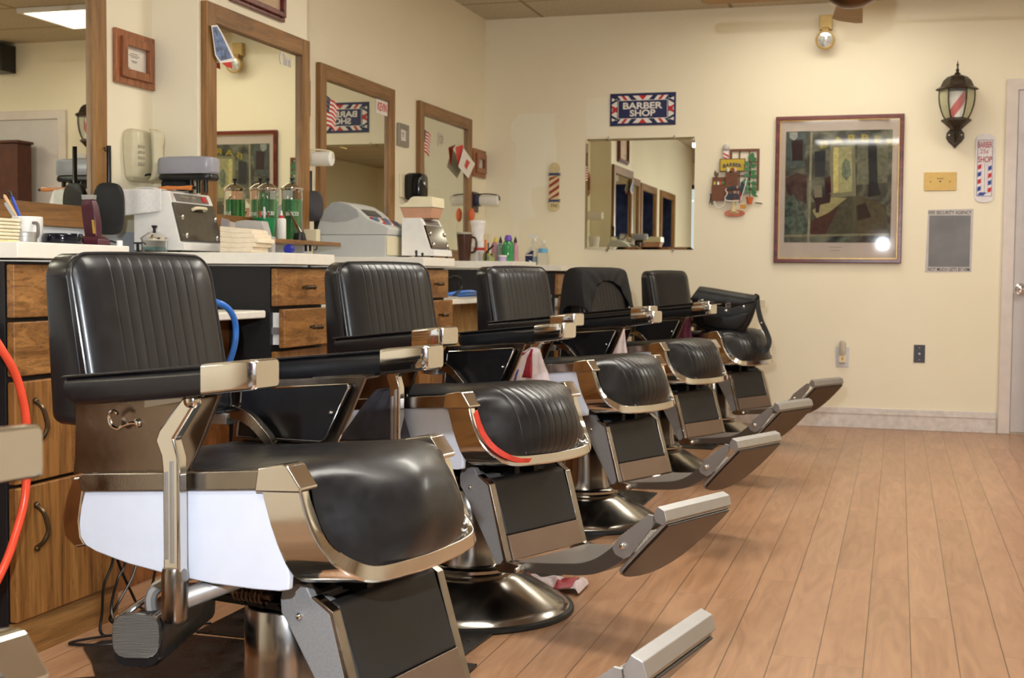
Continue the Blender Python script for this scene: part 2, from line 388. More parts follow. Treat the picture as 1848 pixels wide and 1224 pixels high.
# ---------------------------------------------------------------- ceiling lights and fan
LENS_DIM = mat('dim lamp lens', (255, 246, 226), .5, 0, 0, emit=6.5)
def ceiling_light(x, y, label, lens=LENS):
    t = thing('ceiling_light', label, 'light', (x, y, H - .03), 0, 'fluorescent panels in the ceiling')
    hx, hy = .60, .295; m = MB()
    m.loft([[(x + sx * (hx - e), y + sy * (hy - e), z) for sx, sy in ((-1, -1), (1, -1), (1, 1), (-1, 1))] for e, z in ((0, H - .001), (0, H - .03), (.03, H - .03), (.03, H - .001))], closed=True)
    m.build('frame', WHITE, t)
    MB().mm((x - hx + .03, y - hy + .03, H - .022), (x + hx - .03, y + hy - .03, H - .006)).build('diffuser', lens, t)
ceiling_light(-.43, 7.42, 'fluorescent ceiling panel nearest the back wall, seen in the near oak mirror', LENS_DIM)
ceiling_light(-.43, 4.98, 'fluorescent ceiling panel above the middle barber chairs')
ceiling_light(-.43, 2.54, 'fluorescent ceiling panel above the nearest barber chair')
ceiling_light(-.43, .10, 'fluorescent ceiling panel above the camera')
ceiling_light(1.6, 6.2, 'fluorescent ceiling panel on the door side of the room')
FB = mat('tan fan blade', (176, 148, 100), .4, 0, .08, 10)
fc = at(1537, 14, z=2.05); fan = thing('ceiling_fan', 'tan ceiling fan just showing along the top edge above the framed print', 'fan', (fc.x, fc.y, 2.05))
MB().lathe([(.001, 2.05), (.05, 2.055), (.10, 2.085), (.115, 2.12), (.11, 2.14), (.12, 2.15), (.12, 2.21), (.07, 2.24), (.001, 2.24)], (fc.x, fc.y, 0), n=32).build('motor_housing', mat('bronze fan metal', (104, 74, 48), .3, .7), fan)
MB().cyl((fc.x, fc.y, 2.24), (fc.x, fc.y, H), .015).build('downrod', BRASS, fan)
for k in range(4):
    a = math.radians(184 + 90 * k); R = Matrix.Rotation(a, 4, 'Z') @ Matrix.Rotation(math.radians(10), 4, 'X')
    m = MB(Matrix.Translation((fc.x, fc.y, 2.11)) @ R)
    m.ext([(.11, -.02, 0), (.2, -.055, 0), (.60, -.07, 0), (.63, -.04, 0), (.63, .04, 0), (.60, .07, 0), (.2, .055, 0), (.11, .02, 0)], (0, 0, .008))
    m.build('blade', FB, fan, bevel=.002)

# ---------------------------------------------------------------- barber chairs
# chair frame: x forward, y away from the camera, z up; built at the origin, then placed
def lerp(a, b, t): return a + (b - a) * t
def prof_at(P, t):
    P = P; n = len(P) - 1; x = t * n; i = min(int(x), n - 1); f = x - i
    return (lerp(P[i][0], P[i + 1][0], f), lerp(P[i][1], P[i + 1][1], f))
def dense(P, n):
    S = spline([(p[0], 0, p[1]) for p in P], n); return [(p.x, p.z) for p in S]
SEAMS = [-.105 + .0265 * i for i in range(9)]
def columns(w, seams, g=.0014):
    c = set([-w, -w * .985, -w * .95, -w * .88, w * .88, w * .95, w * .985, w])
    for k in range(-14, 15): c.add(round(w * .86 * k / 14, 5))
    c = [x for x in c if all(abs(x - s) > .0045 for s in seams)]
    for s in seams: c += [s - g * 1.8, s - g * .7, s, s + g * .7, s + g * 1.8]
    return sorted(c)
def groove(v, seams):
    for s in seams:
        if abs(v - s) < .0009: return .0011
        if abs(v - s) < .0017: return .0003
    return 0
def puff(v, seams):
    # slight swell between neighbouring seams
    for a, b in zip(seams[:-1], seams[1:]):
        if a < v < b: return .0001 * math.sin(PI * (v - a) / (b - a))
    return 0
BACKX = [(.430, .185), (.436, .186), (.440, .184), (.452, .178), (.472, .164), (.50, .149), (.53, .136), (.56, .126), (.59, .116)]
BACKY = [(0, 0), (.06, .075), (.12, .150), (.164, .195), (.192, .2195), (.212, .224), (.23, .225)]
def interp(T_, x):
    if x <= T_[0][0]: return T_[0][1]
    for (a, b), (c, d) in zip(T_[:-1], T_[1:]):
        if x <= c: return b + (d - b) * (x - a) / (c - a)
    return T_[-1][1]
def make_chair(label, ribbed):
    t = thing('barber_chair', label, 'barber chair', (0, 0, 0), 0, 'row of black and chrome barber chairs')
    # --- pedestal
    MB().lathe([(.001, 0), (.285, 0), (.290, .005), (.288, .013), (.280, .017), (.262, .014), (.001, .018)], n=64).build('rubber_rim', RUBBER, t)
    MB().lathe([(.279, .0125), (.277, .018), (.255, .033), (.20, .066), (.15, .096), (.128, .106), (.116, .108), (.118, .112), (.124, .118), (.124, .126), (.118, .132), (.105, .134), (.001, .134)], n=64).build('base_plate', CHROME_BASE, t)
    MB().lathe([(.092, .128), (.088, .138), (.082, .17), (.078, .25), (.077, .335), (.074, .339), (.070, .336), (.068, .31), (.001, .31)], n=48).build('column', COLUMN, t)
    MB().cyl((0, 0, .3), (0, 0, .42), .052, n=32).build('piston', DARK, t)
    # --- mechanism under the seat
    m = MB().mm((-.13, -.10, .352), (.14, .10, .366)).mm((-.10, -.075, .366), (.11, .075, .43)).mm((-.2, -.05, .39), (.2, -.03, .43)).mm((-.2, .03, .39), (.2, .05, .43))
    for x in (-.02, .02, .055, .09): m.cyl((x, -.105, .358), (x, -.098, .358), .005)
    mech = m.build('tilt_mechanism', DARK, t, bevel=.002)
    s = MB(); pts = []
    for i in range(64): a = i * .75; pts.append((-.03 + .0011 * i, -.112 + .012 * math.sin(a), .378 + .012 * math.cos(a)))
    s.tube(pts, .0028, 6, smooth=False).cyl((-.05, -.112, .378), (.05, -.112, .378), .006); s.build('coil_spring', mat('rusty steel', (120, 96, 78), .45, .8, .3, 60), mech)
    # --- seat shell
    side = [(-.262, .548), (-.272, .52), (-.277, .491), (-.275, .466), (-.262, .452), (-.238, .444), (-.2, .437), (-.163, .431), (-.085, .424), (.014, .419), (.10, .420), (.15, .423), (.168, .427), (.170, .450), (.162, .474), (.153, .497), (.142, .52), (.133, .543), (.126, .566), (.120, .584)]
    MB().pu([(p[0] * .98, p[1] + .004) for p in side], -.208, .208).build('seat_pan', DARK, t)
    for sy in (-1, 1):
        a, b = (sy * .209, sy * .222)
        MB().pu(side, min(a, b), max(a, b)).build('side_panel', ENAMEL, t, bevel=.003)
    rear = [(-.262, .572), (-.296, .566), (-.312, .53), (-.322, .494), (-.317, .462), (-.290, .444), (-.26, .450), (-.274, .466), (-.277, .491), (-.272, .52)]
    MB().pu(rear, -.219, .219).build('rear_cap', CHROME, t, bevel=.006)
    # --- chrome rails along the seat and their front caps
    for sy in (-1, 1):
        rail = [(-.264, .545), (-.272, .568), (-.262, .576), (-.05, .596), (.14, .615), (.148, .608), (.137, .582)]
        v = sorted((sy * .196, sy * .229)); MB().pu(rail, *v).build('seat_rail', CHROME_WORN, t, bevel=.003)
        cap = [(.112, .578), (.118, .6165), (.166, .6255), (.176, .624), (.203, .590), (.200, .584)]
        v = sorted((sy * .190, sy * .236)); MB().pu(cap, *v).build('rail_cap', CHROME, t, bevel=.0035)
    # --- U-shaped front band
    out = [(.190, -.228, .588), (.198, -.228, .56), (.210, -.227, .53), (.226, -.223, .50), (.246, -.212, .472), (.266, -.192, .452), (.280, -.164, .440), (.286, -.12, .435), (.289, -.06, .433), (.290, 0, .432)]
    full = out + [(p[0], -p[1], p[2]) for p in out[-2::-1]]
    full = spline(full, 3); rings = []
    for i, p in enumerate(full):
        d = (full[min(i + 1, len(full) - 1)] - full[max(i - 1, 0)]).normalized()
        n = V((0, -d.z, d.y)); n = -n if n.dot(V((0, -p.y, .53 - p.z))) < 0 else n
        n = V((n.x, n.y, n.z)).normalized()
        inn = p + n * .027 + V((.004, 0, 0)); back = V((interp(BACKX, p.z), math.copysign(interp(BACKY, abs(p.y)), p.y), max(.429, p.z - .004))); bi = inn + V((-.03, 0, 0))
        rings.append([p + V((.002, 0, 0)), p + n * .004 + V((.006, 0, 0)), inn, bi, back + V((0, 0, .006)), back])
    MB().loft(rings).build('front_band', CHROME, t, bevel=.0012, smooth=30)
    # --- seat cushion
    mid = dense([(-.285, .600), (-.2, .606), (-.1, .612), (0, .622), (.10, .632), (.165, .637), (.215, .632), (.262, .610), (.292, .578), (.308, .542), (.311, .508), (.304, .478), (.290, .458)], 4)
    edg = dense([(-.285, .578), (-.2, .583), (-.1, .592), (0, .603), (.10, .612), (.16, .614), (.190, .603), (.200, .580), (.206, .556), (.217, .530), (.233, .505), (.252, .482), (.272, .463)], 4)
    seams = [-.125 + .026 * i for i in range(11)] if ribbed else []
    if not ribbed: mid = [(u, z - .014 * (1 - i / len(mid)) ** .5) for i, (u, z) in enumerate(mid)]; edg = [(u, z - .006 * (1 - i / len(edg))) for i, (u, z) in enumerate(edg)]
    rows = []; n = len(mid)
    for i in range(n):
        q = i / (n - 1); wv = .203
        if q > .80: wv = .203 - .036 * ((q - .80) / .20) ** 1.7
        row = []
        for v in columns(.203, seams):
            f = min(1, abs(v) / .203); ex = min(1, max(0, (q - .38) / .2)); e = (1 - f ** (3.6 - ex)) ** (.8 + .45 * ex) if f < 1 else 0
            if not ribbed: e *= 1 - .05 * math.sin(9 * q + 3 * v * 10) * (1 - f)
            u = lerp(edg[i][0], mid[i][0], e); z = lerp(edg[i][1], mid[i][1], e)
            tx = V((mid[min(i + 1, n - 1)][0] - mid[max(i - 1, 0)][0], 0, mid[min(i + 1, n - 1)][1] - mid[max(i - 1, 0)][1])).normalized(); nn = V((-tx.z, 0, tx.x))
            g = puff(v, seams) - groove(v, seams) if q > .04 else 0
            row.append((u + nn.x * g, v * wv / .203, z + nn.z * g))
        rows.append(row)
    m = MB(); m.sheet(rows)
    m.build('seat_cushion', LEATHER, t, smooth=75)
    MB().pu([(-.28, .55), (-.28, .585), (.16, .60), (.20, .56), (.255, .47), (.2, .455), (0, .45), (-.2, .46)], -.192, .192).build('seat_base', BLACKROUGH, t)
    # --- backrest: front face leans back, rounded top corners, piping
    W_, R_ = .182, .042
    def uf(z): return -.338 + (.953 - z) * .205
    def ub(z): return -.402 + (.953 - z) * .05
    rows = []; ztop, zbot = .950, .648
    NZ = 26
    cs = columns(W_ * .985, SEAMS)
    def ztop_at(v):
        a = abs(v) - (W_ - R_); return ztop - (R_ - math.sqrt(max(0, R_ * R_ - a * a)) if a > 0 else 0) + .004 * (1 - (v / W_) ** 2)
    def zbot_at(v):
        a = abs(v) - (W_ - .02); return zbot + (.02 - math.sqrt(max(0, .0004 - a * a)) if a > 0 else 0)
    for i in range(NZ + 1):
        tt = i / NZ; tt = .5 - .5 * math.cos(PI * tt); row = []
        for v in cs:
            z = lerp(zbot_at(v), ztop_at(v), tt)
            f = abs(v) / (W_ * .985); g = abs(2 * tt - 1)
            bulge = .026 * ((1 - f ** 6) * (1 - g ** 9)) ** .6 if f < 1 and g < 1 else 0
            sc = 0 if g > .985 else -.6 * groove(v, SEAMS)
            row.append((uf(z) + bulge - .006 + sc, v, z))
        rows.append(row)
    MB().sheet(rows).build('backrest_cushion', LEATHER, t, smooth=75)
    loop = []
    for i in range(40):
        loop.append(None)
    def outline(k):
        pts = []
        for i in range(0, 13): a = PI * i / 12 / 2; pts.append((W_ - R_ + R_ * math.sin(a) , ztop - R_ + R_ * math.cos(a) + .004 * (1 - ((W_ - R_) / W_) ** 2) * (1 - i / 12)))
        pts = [(0, ztop + .004)] + [(.05, ztop + .0037), (.1, ztop + .0028)] + pts
        for i in range(0, 9): a = PI * i / 8 / 2; pts.append((W_ - .02 + .02 * math.cos(a), zbot + .02 - .02 * math.sin(a)))
        pts.append((0, zbot)); L_ = pts + [(-p[0], p[1]) for p in pts[-2:0:-1]]
        return L_
    O = outline(0); rings = []
    for q, s_ in ((0, .975), (.02, 1), (.14, 1), (.16, .992), (.18, 1), (.86, 1), (.95, .985), (1, .93)):
        rings.append([(lerp(uf(z) - .004, ub(z), q), v * s_, .8 + (z - .8) * s_) for v, z in O])
    MB().loft(rings).build('backrest_shell', LEATHER, t, smooth=50)
    MB().tube([(uf(z) - .003, v, z) for v, z in O + O[:1]], .0032, 8, smooth=False).build('piping', LEATHER, t)
    # --- side plates under the arms
    for sy in (-1, 1):
        pl = [(-.300, .572), (-.296, .60), (-.292, .69), (-.28, .705), (.024, .727), (-.008, .66), (-.045, .592), (-.06, .583)]
        v = sorted((sy * .204, sy * .212)); sp_ = MB().pu(pl, *v).build('side_plate', CHROME_BROWN, t, bevel=.0015)
        pd = [(-.272, .595), (-.262, .684), (-.255, .690), (-.008, .711), (-.006, .704), (-.060, .604), (-.07, .598)]
        v = sorted((sy * .203, sy * .190)); MB().pu(pd, *v).build('upholstered_pad', LEATHER, sp_, bevel=.004)
        ring = [V((x, sy * .189, z)) for x, z in pd]; ring.append(ring[0])
        MB().tube(ring, .0022, 6, smooth=False).build('trim_bead', CHROME, sp_)
        MB().sph((-.045, sy * .188, .655), .005).build('screw', CHROME, sp_)
    # --- arm rests
    def arm_ring(u, v0, v1, z0, z1, r=.012):
        pts = []
        for cy, cz, a0 in ((v1 - r, z1 - r, 0), (v0 + r, z1 - r, 90), (v0 + r, z0 + r, 180), (v1 - r, z0 + r, 270)):
            for k in range(4): a = math.radians(a0 + 30 * k); pts.append((u, cy + r * math.cos(a), cz + r * math.sin(a)))
        return pts
    for sy in (-1, 1):
        lo, hi = (.217, .283)
        def vv(a, b): return sorted((sy * a, sy * b))
        rings = []
        for u, zb, zt, a, b in ((-.252, .716, .741, .226, .276), (-.248, .708, .7435, .222, .280), (-.225, .699, .7455, .219, .282), (-.1, .712, .757, .217, .283), (.02, .7255, .769, .217, .283), (.052, .730, .773, .217, .283)):
            rings.append(arm_ring(u, *vv(a, b), zb, zt))
        arm = MB().loft(rings).build('armrest', LEATHER, t, smooth=40)
        MB().pu([(-.258, .7435), (-.25, .7475), (.046, .7775), (.046, .7725), (-.25, .7425)], *vv(.219, .281)).build('top_pad', LEATHER, arm, bevel=.002)
        rings = []
        for u, zb, zt, a, b in ((.046, .731, .774, .219, .281), (.048, .7295, .7785, .215, .285), (.06, .731, .7805, .215, .285), (.10, .7365, .7845, .2155, .2845), (.136, .741, .7885, .216, .284), (.146, .743, .788, .219, .2805), (.150, .746, .7865, .222, .277)):
            rings.append(arm_ring(u, *vv(a, b), zb, zt, .006))
        MB().loft(rings).build('chrome_tip', CHROME, arm, smooth=38)
        MB().pu([(-.1, .70), (-.1, .72), (.035, .732), (.02, .722)], *vv(.205, .25)).build('bracket', CHROME_WORN, arm)
    # hook of bent wire under the near arm
    if ribbed: MB().tube([(.008, -.262, .726), (.020, -.262, .70), (.030, -.262, .682), (-.002, -.262, .676), (.0, -.262, .684)], .0016, 6, smooth=False).build('wire_hanger', CHROME, t)
    # --- recline lever with grooves, near side
    m = MB(); z0, z1 = -.262, -.240
    m.pu([(-.010, .722), (-.002, .732), (.010, .728), (.015, .712), (-.028, .655), (-.018, .625), (-.017, .43), (-.052, .43), (-.053, .60), (-.056, .625), (-.068, .650), (-.060, .668)], z0, z1)
    lev = m.build('recline_lever', CHROME, t, bevel=.005, seg=3)
    MB().pu([(-.047, .46), (-.047, .60), (-.041, .602), (-.041, .46)], z0 - .002, z0).pu([(-.035, .455), (-.035, .618), (-.029, .62), (-.029, .455)], z0 - .002, z0).build('groove', STEEL, lev)
    MB().sph((.003, -.254, .717), .0145, (1, .8, 1)).build('knob', CHROME, lev)
    MB().lathe([(.001, .358), (.018, .358), (.0215, .365), (.0212, .438), (.019, .446), (.001, .448)], (-.036, -.251, 0), n=24).build('sleeve', CHROME_WORN, lev)
    m = MB().cyl((-.032, -.235, .392), (.05, -.13, .425), .017, .012).cyl((.05, -.13, .425), (.10, -.04, .42), .012)
    m.build('cross_tube', STEEL, lev)
    # --- curved back hinge on the far side
    m = MB(); P = spline([(-.275, .165, .646), (-.245, .165, .645), (-.215, .166, .632), (-.192, .168, .612), (-.172, .172, .590), (-.165, .174, .576)], 5)
    rings = [[p + V((0, a, b)) for a, b in ((-.009, -.013), (.009, -.013), (.009, .013), (-.009, .013))] for p in P]
    hg = m.loft(rings).build('back_hinge', CHROME_WORN, t, bevel=.002)
    MB().mm((-.334, .150, .622), (-.268, .182, .644)).build('hinge_plate', STEEL, hg, bevel=.002)
    for z in (.638, .628): MB().cyl((-.322, .144, z), (-.322, .151, z), .0055).build('bolt', CHROME, hg)
    # --- calf support between seat and footrest
    for sy in (-1, 1):
        v = sorted((sy * .150, sy * .168))
        lb = MB().pu([(.118, .428), (.160, .424), (.172, .405), (.209, .384), (.262, .200), (.253, .186), (.237, .183), (.125, .355), (.112, .372), (.110, .395)], *v).build('leg_bracket', CAST, t, bevel=.003)
        v2 = sorted((sy * .149, sy * .171)); MB().pu([(.172, .405), (.180, .408), (.216, .387), (.275, .197), (.312, .193), (.320, .182), (.312, .170), (.250, .166), (.232, .176), (.237, .184), (.254, .188), (.262, .200), (.209, .383)], *v2).build('chrome_edge', CHROME_WORN, lb, bevel=.002)
        for bp_ in (((.311, sy * .174, .1815), .008), ((.15, sy * .170, .372), .006)): MB().sph(*bp_).build('bolt', CHROME, lb)
    MB().pu([(.185, .392), (.196, .399), (.212, .392), (.2585, .2585), (.240, .252)], -.148, .148).build('calf_panel', CALF, t, bevel=.006)
    MB().pu([(.2395, .2515), (.2595, .2575), (.280, .198), (.262, .19)], -.148, .148).build('kick_strip', KICK, t, bevel=.001)
    MB().cyl((.11, -.1, .40), (.19, -.10, .37), .009).cyl((.11, .1, .40), (.19, .10, .37), .009).mm((.13, -.14, .384), (.15, .14, .396)).build('support_link', STEEL, t)
    # --- footrest
    top = dense([(.292, .196), (.36, .203), (.43, .212), (.49, .222), (.535, .240), (.575, .268), (.612, .300)], 4)
    bot = dense([(.292, .172), (.36, .178), (.43, .184), (.50, .193), (.55, .208), (.60, .236), (.640, .268)], 4)
    MB().pu([(p[0], p[1]) for p in top] + [(p[0], p[1]) for p in bot[::-1]], -.150, .150).build('foot_tread', TREAD, t, bevel=.0015)
    for sy in (-1, 1):
        v = sorted((sy * .150, sy * .158))
        P = [(.598, .260), (.590, .274), (.600, .290)]
        d = V((.098, 0, .076)); nrm = V((-d.z, 0, d.x)).normalized()
        a = V((.600, 0, .296)); 
        for k in range(1, 12):
            q = a + d * (k / 12); P.append((q.x, q.z)); P.append((q.x + nrm.x * .0016, q.z + nrm.z * .0016))
        P += [(.702, .366), (.704, .350), (.700, .338), (.640, .262), (.622, .252)]
        fl_ = MB().pu(P, *v).build('flip_arm', STEEL, t, bevel=.001)
        MB().sph((.621, sy * .160, .284), .0085).build('pivot_bolt', CHROME, fl_)
    # flip-up plate: rounded far corners, aluminium rim, dark underside
    A = V((.606, 0, .246)); U_ = V((.116, 0, .120)); n_ = V((U_.z, 0, -U_.x)).normalized()
    def plate(off, k):
        pts = [(1.0, -.152), (1.0, .134), (.8, .139), (.55, .140), (.3, .136), (.1, .127), (-.08, .112), (-.22, .090), (-.33, .055), (-.38, .012), (-.36, -.04), (-.30, -.09), (-.22, -.128), (-.12, -.146), (.1, -.150), (.5, -.152)]
        return [A + U_ * (.35 + (p[0] - .35) * k) + n_ * off + V((0, -.006 + (p[1] + .006) * k, 0)) for p in pts]
    MB().ext(plate(.014, 1), n_ * .008).build('foot_plate', STEEL, t, bevel=.002)
    MB().ext(plate(.0222, .975), n_ * .006).build('plate_underside', UNDER, t, bevel=.002)
    MB().pu([(.712, .352), (.704, .366), (.716, .389), (.735, .381), (.742, .358), (.730, .346)], -.1585, .137).build('plate_rim', STEEL, t, bevel=.0015)
    # --- padded roller behind
    d = V((-.44, .895, -.045)).normalized(); o = V((-.178, -.19, .300)); sx = V((.895, .44, 0)).normalized(); up = V((0, 0, 1))
    def D_(c, w_, h_, flat=.5):
        pts = []
        for k in range(20):
            a = 2 * PI * k / 20; x, z = math.cos(a), math.sin(a)
            x = math.copysign(abs(x) ** .6, x); z = math.copysign(abs(z) ** .6, z); pts.append(c + sx * x * w_ + up * z * h_)
        return pts
    pr_ = MB().loft([D_(o - d * .004, .041, .039), D_(o + d * .010, .042, .040)]).build('roller_end', RIBSTEEL, t, bevel=.002)
    lo_ = [o + d * s_ - up * .018 for s_ in (0, .012, .2, .36, .375)]
    MB().loft([D_(p, .044 * k, .040 * k) for p, k in zip(lo_, (.9, 1, 1, 1, .85))]).build('roller_pad', LEATHER, pr_)
    MB().tube([o + sx * .03 + up * .03, o + sx * .03 + up * .032 + d * .34], .006).tube([o - sx * .03 + up * .03, o - sx * .03 + up * .034 + d * .34], .006).build('roller_rail', CHROME, pr_)
    MB().tube([o + d * .10 + up * .0, o + d * .12 + up * .06, V((-.11, -.02, .40))], .011, 8).build('roller_strut', STEEL, pr_)
    return t
CHROME_BASE = mat('polished base metal', (168, 164, 158), .16, 1, .12, 6, rvar=.06)
COLUMN = mat('brushed column metal', (176, 174, 172), .22, 1, .06, 5, rvar=.05)
CHROME_BROWN = mat('tarnished chrome plate', (140, 126, 114), .24, 1, .18, 14, rvar=.06, bump=.03, bscale=60)
CALF = mat('scuffed black calf panel', (30, 29, 29), .5, 0, .35, 14, rvar=.08)
KICK = mat('tarnished kick strip', (138, 120, 110), .34, .85, .05, 8, rvar=.02)
UNDER = mat('dark painted underside', (44, 34, 28), .3, .2, .1)
def ribmat(name, col, axis, scale, rough=.3):
    m, t, N, L, b = nt(name); tc = N.new('ShaderNodeTexCoord'); wv = N.new('ShaderNodeTexWave'); wv.wave_type = 'BANDS'; wv.bands_direction = axis; wv.inputs['Scale'].default_value = scale
    L.new(tc.outputs['Object'], wv.inputs['Vector']); bp = N.new('ShaderNodeBump'); bp.inputs['Strength'].default_value = .7; bp.inputs['Distance'].default_value = .003
    L.new(wv.outputs['Fac'], bp.inputs['Height']); L.new(bp.outputs[0], b.inputs['Normal'])
    rp = N.new('ShaderNodeValToRGB'); c = srgb(*col); rp.color_ramp.elements[0].color = (c[0] * .45, c[1] * .45, c[2] * .45, 1); rp.color_ramp.elements[0].position = .1; rp.color_ramp.elements[1].color = c; rp.color_ramp.elements[1].position = .5
    L.new(wv.outputs['Fac'], rp.inputs[0]); L.new(rp.outputs[0], b.inputs['Base Color'])
    b.inputs['Metallic'].default_value = .9; b.inputs['Roughness'].default_value = rough; MATS[name] = m; return m
TREAD = ribmat('ribbed aluminium tread', (190, 186, 180), 'Y', 40, .38)
RIBSTEEL = ribmat('ribbed end plate', (150, 146, 142), 'Z', 120, .4)

chair1 = make_chair('nearest fully visible black barber chair with a smooth unribbed seat', False)
proto = make_chair('second black barber chair, ribbed seat and red paint on its chrome front band', True)
CH = {}
def place(o, k, x, y, deg, dz, label=None):
    o.location = (x, y, 0); o.rotation_euler = (0, 0, -math.radians(deg)); CH[k] = Matrix.Translation((x, y, 0)) @ Matrix.Rotation(-math.radians(deg), 4, 'Z')
    MW[o.name] = CH[k]
    if label: o['label'] = label
place(chair1, 1, -1.022, 2.062, 11, 0)
c3 = copy_tree(proto); place(c3, 3, -1.112, 4.712, 23.2, 0, 'black barber chair between the red-marked chair and the one with the cape')
c4 = copy_tree(proto); place(c4, 4, -1.083, 6.03, 24.2, 0, 'fourth black barber chair with a black cape draped over its backrest')
c5 = copy_tree(proto); place(c5, 5, -.995, 7.385, 27, 0, 'farthest black barber chair, next to the back wall, with a messenger bag on its seat')
place(proto, 2, -1.12, 3.369, 23, 0)
c0 = copy_tree(chair1); place(c0, 0, -.90, .70, 11, 0, 'blurred barber chair cut by the lower left edge, only its chrome corners showing')
# red paint marks on the front band of the second chair
RP = mat('dried red paint', (196, 60, 44), .45, 0, .2, 60)
m = MB(CH[2]); 
P = spline([(.205, -.222, .575), (.217, -.219, .54), (.230, -.213, .512), (.250, -.203, .487), (.273, -.182, .466), (.288, -.150, .453), (.293, -.11, .449)], 4)
m.loft([[p + V((.006, -.005, -.004)), p + V((.0075, .006, .006)), p + V((.004, .006, .006)), p + V((.003, -.005, -.004))] for p in P])
mk = m.build('paint_mark', RP, proto)
# coat hook on the outside of the nearest chair
m = MB(CH[1]); m.tube([(-.176, -.232, .684), (-.186, -.232, .688), (-.197, -.230, .680), (-.195, -.228, .664), (-.183, -.225, .658), (-.172, -.222, .664), (-.160, -.218, .668), (-.150, -.214, .668)], .0032, 8); m.sph((-.150, -.214, .668), .008, (1, .5, 1))
m.build('coat_hook', CHROME, chair1)

# ---------------------------------------------------------------- drawer units, worktops and low wash shelves
XF = -1.93
PULLM = mat('antique bronze pull', (92, 74, 52), .35, .8, .15, 80)
def cabinet(y0, y1, ztop, label, open2=.0, x_front=None):
    t = thing('drawer_cabinet', label, 'cabinet', ((XW + XF) / 2, (y0 + y1) / 2, 0), 0, 'oak drawer cabinets along the left wall')
    xb = XF - .05
    xk = XW if y1 < 4.2 or y0 > 4.3 else XCOL
    m = MB().mm((xk + .008, y0, .0), (xb, y1, ztop - .045))
    m.build('carcass', BLACKROUGH, t, bevel=.001)
    xf = XF - .045
    def handle(p, yv, vert, par):
        m = MB()
        if vert:
            z = p
            m.tube([(xf + .022, yv, z + .05), (xf + .040, yv, z + .035), (xf + .046, yv + .004, z + .012), (xf + .048, yv + .006, z - .012), (xf + .040, yv, z - .035), (xf + .022, yv, z - .05)], .006, 8)
            m.sph((xf + .021, yv, z + .052), .008).sph((xf + .021, yv, z - .052), .008)
        else:
            m.lathe([(.001, -.036), (.007, -.036), (.009, -.03), (.006, -.02), (.0085, 0), (.006, .02), (.009, .03), (.007, .036), (.001, .036)], (par + .03, yv, p), 'y', 12)
            m.cyl((par, yv, p), (par + .03, yv, p), .005)
        return m
    z = ztop - .052
    fr = [('drawer', z - .125, z, 0), ('drawer', z - .262, z - .134, open2)]
    for n, a, b, op in fr:
        x0 = xb + .001 + op; f = MB().mm((x0, y0 + .004, a), (x0 + .022, y1 - .004, b)).build('drawer', OAKH, t, bevel=.004)
        handle((a + b) / 2, (y0 + y1) / 2, False, x0 + .021).build('pull', PULLM, f)
        if op:
            MB().mm((xb - .25, y0 + .02, a + .01), (x0, y0 + .030, b - .012)).mm((xb - .25, y1 - .03, a + .01), (x0, y1 - .02, b - .012)).build('drawer_box', WHITE, f)
            MB().mm((xb - .25, y0 + .012, a + .045), (x0 - .002, y0 + .020, a + .068)).build('runner', STEEL, f)
    z = z - .27
    for i, (a, b) in enumerate(((z - .245, z - .004), (.095, z - .253))):
        f = MB().mm((xb + .001, y0 + .004, a), (xb + .023, y1 - .004, b)).build('cabinet_door', OAK, t, bevel=.004)
        handle(b - .10, y0 + .075, True, 0).build('pull', PULLM, f)
    MB().mm((xb + .001, y0 + .002, 0), (xb + .012, y1 - .002, .092)).build('kick_board', OAKY, t)
    return t
def worktop(y0, y1, zt, label, th=.038, x1=XF):
    b = MB().mm(((XW if abs(y1 - 4.255) > .01 else XCOL) + .007, y0 - .012, zt - th), (x1, y1, zt))
    if abs(y1 - 4.255) < .01: b.mm((XW + .007, y0 - .012, zt - th), (XCOL + .007, 4.225, zt))
    return b.build('worktop', COUNTER, bevel=.003, **T(label, 'worktop', 'white worktops on the cabinets'))
units = [(2.535, 2.965, .987, 'nearest oak drawer cabinet, half hidden behind the first chair backrest', .0),
         (3.855, 4.25, .987, 'oak drawer cabinet below the white sterilizer, its middle drawer pulled out', .028),
         (5.175, 5.555, .993, 'oak drawer cabinet below the cash register with a cord hanging on it', .022),
         (6.50, 6.93, .993, 'oak cabinet mostly hidden behind the third chair, under the brown mug', .0),
         (7.52, 8.215, .982, 'last oak drawer cabinet, against the back wall', .022)]
for y0, y1, zt, lab, op in units: cabinet(y0, y1, zt, lab, op)
worktop(2.53, 2.968, .987, 'white worktop holding the pen cup and towel stack')
worktop(3.85, 4.255, .987, 'white worktop holding the sterilizer with a towel')
worktop(5.17, 5.56, .993, 'white worktop holding the grey cash register')
worktop(6.50, 6.935, .993, 'white worktop holding the brown mug and bottles')
worktop(7.50, 8.217, .982, 'empty white worktop ending at the back wall', .034)
def wash(y0, y1, zt, label, lm):
    t = thing('wash_counter', label, 'counter', (-2.32, (y0 + y1) / 2, 0), 0, 'low wash counters between the cabinets')
    MB().mm(((XCOL if 4.2 < y0 < 4.3 else XW) + .008, y0, zt - .026), (-1.985, y1, zt)).build('countertop', COUNTER, t, bevel=.006)
    MB().mm((-2.14, y0 + .002, .10), (-2.12, y1 - .002, zt - .028)).mm((-2.14, y0 + .002, 0), (-2.13, y1 - .002, .10)).build('front_panel', lm, t)
    for a in (y0 + .002, y1 - .02): MB().mm((-2.44, a, 0), (-2.14, a + .018, zt - .028)).build('side_support', BLACKROUGH, t)
OAKD = wood('oak burl panel', (96, 54, 24), (126, 76, 36), (146, 92, 48), 'Z', scale=9, stretch=.35)
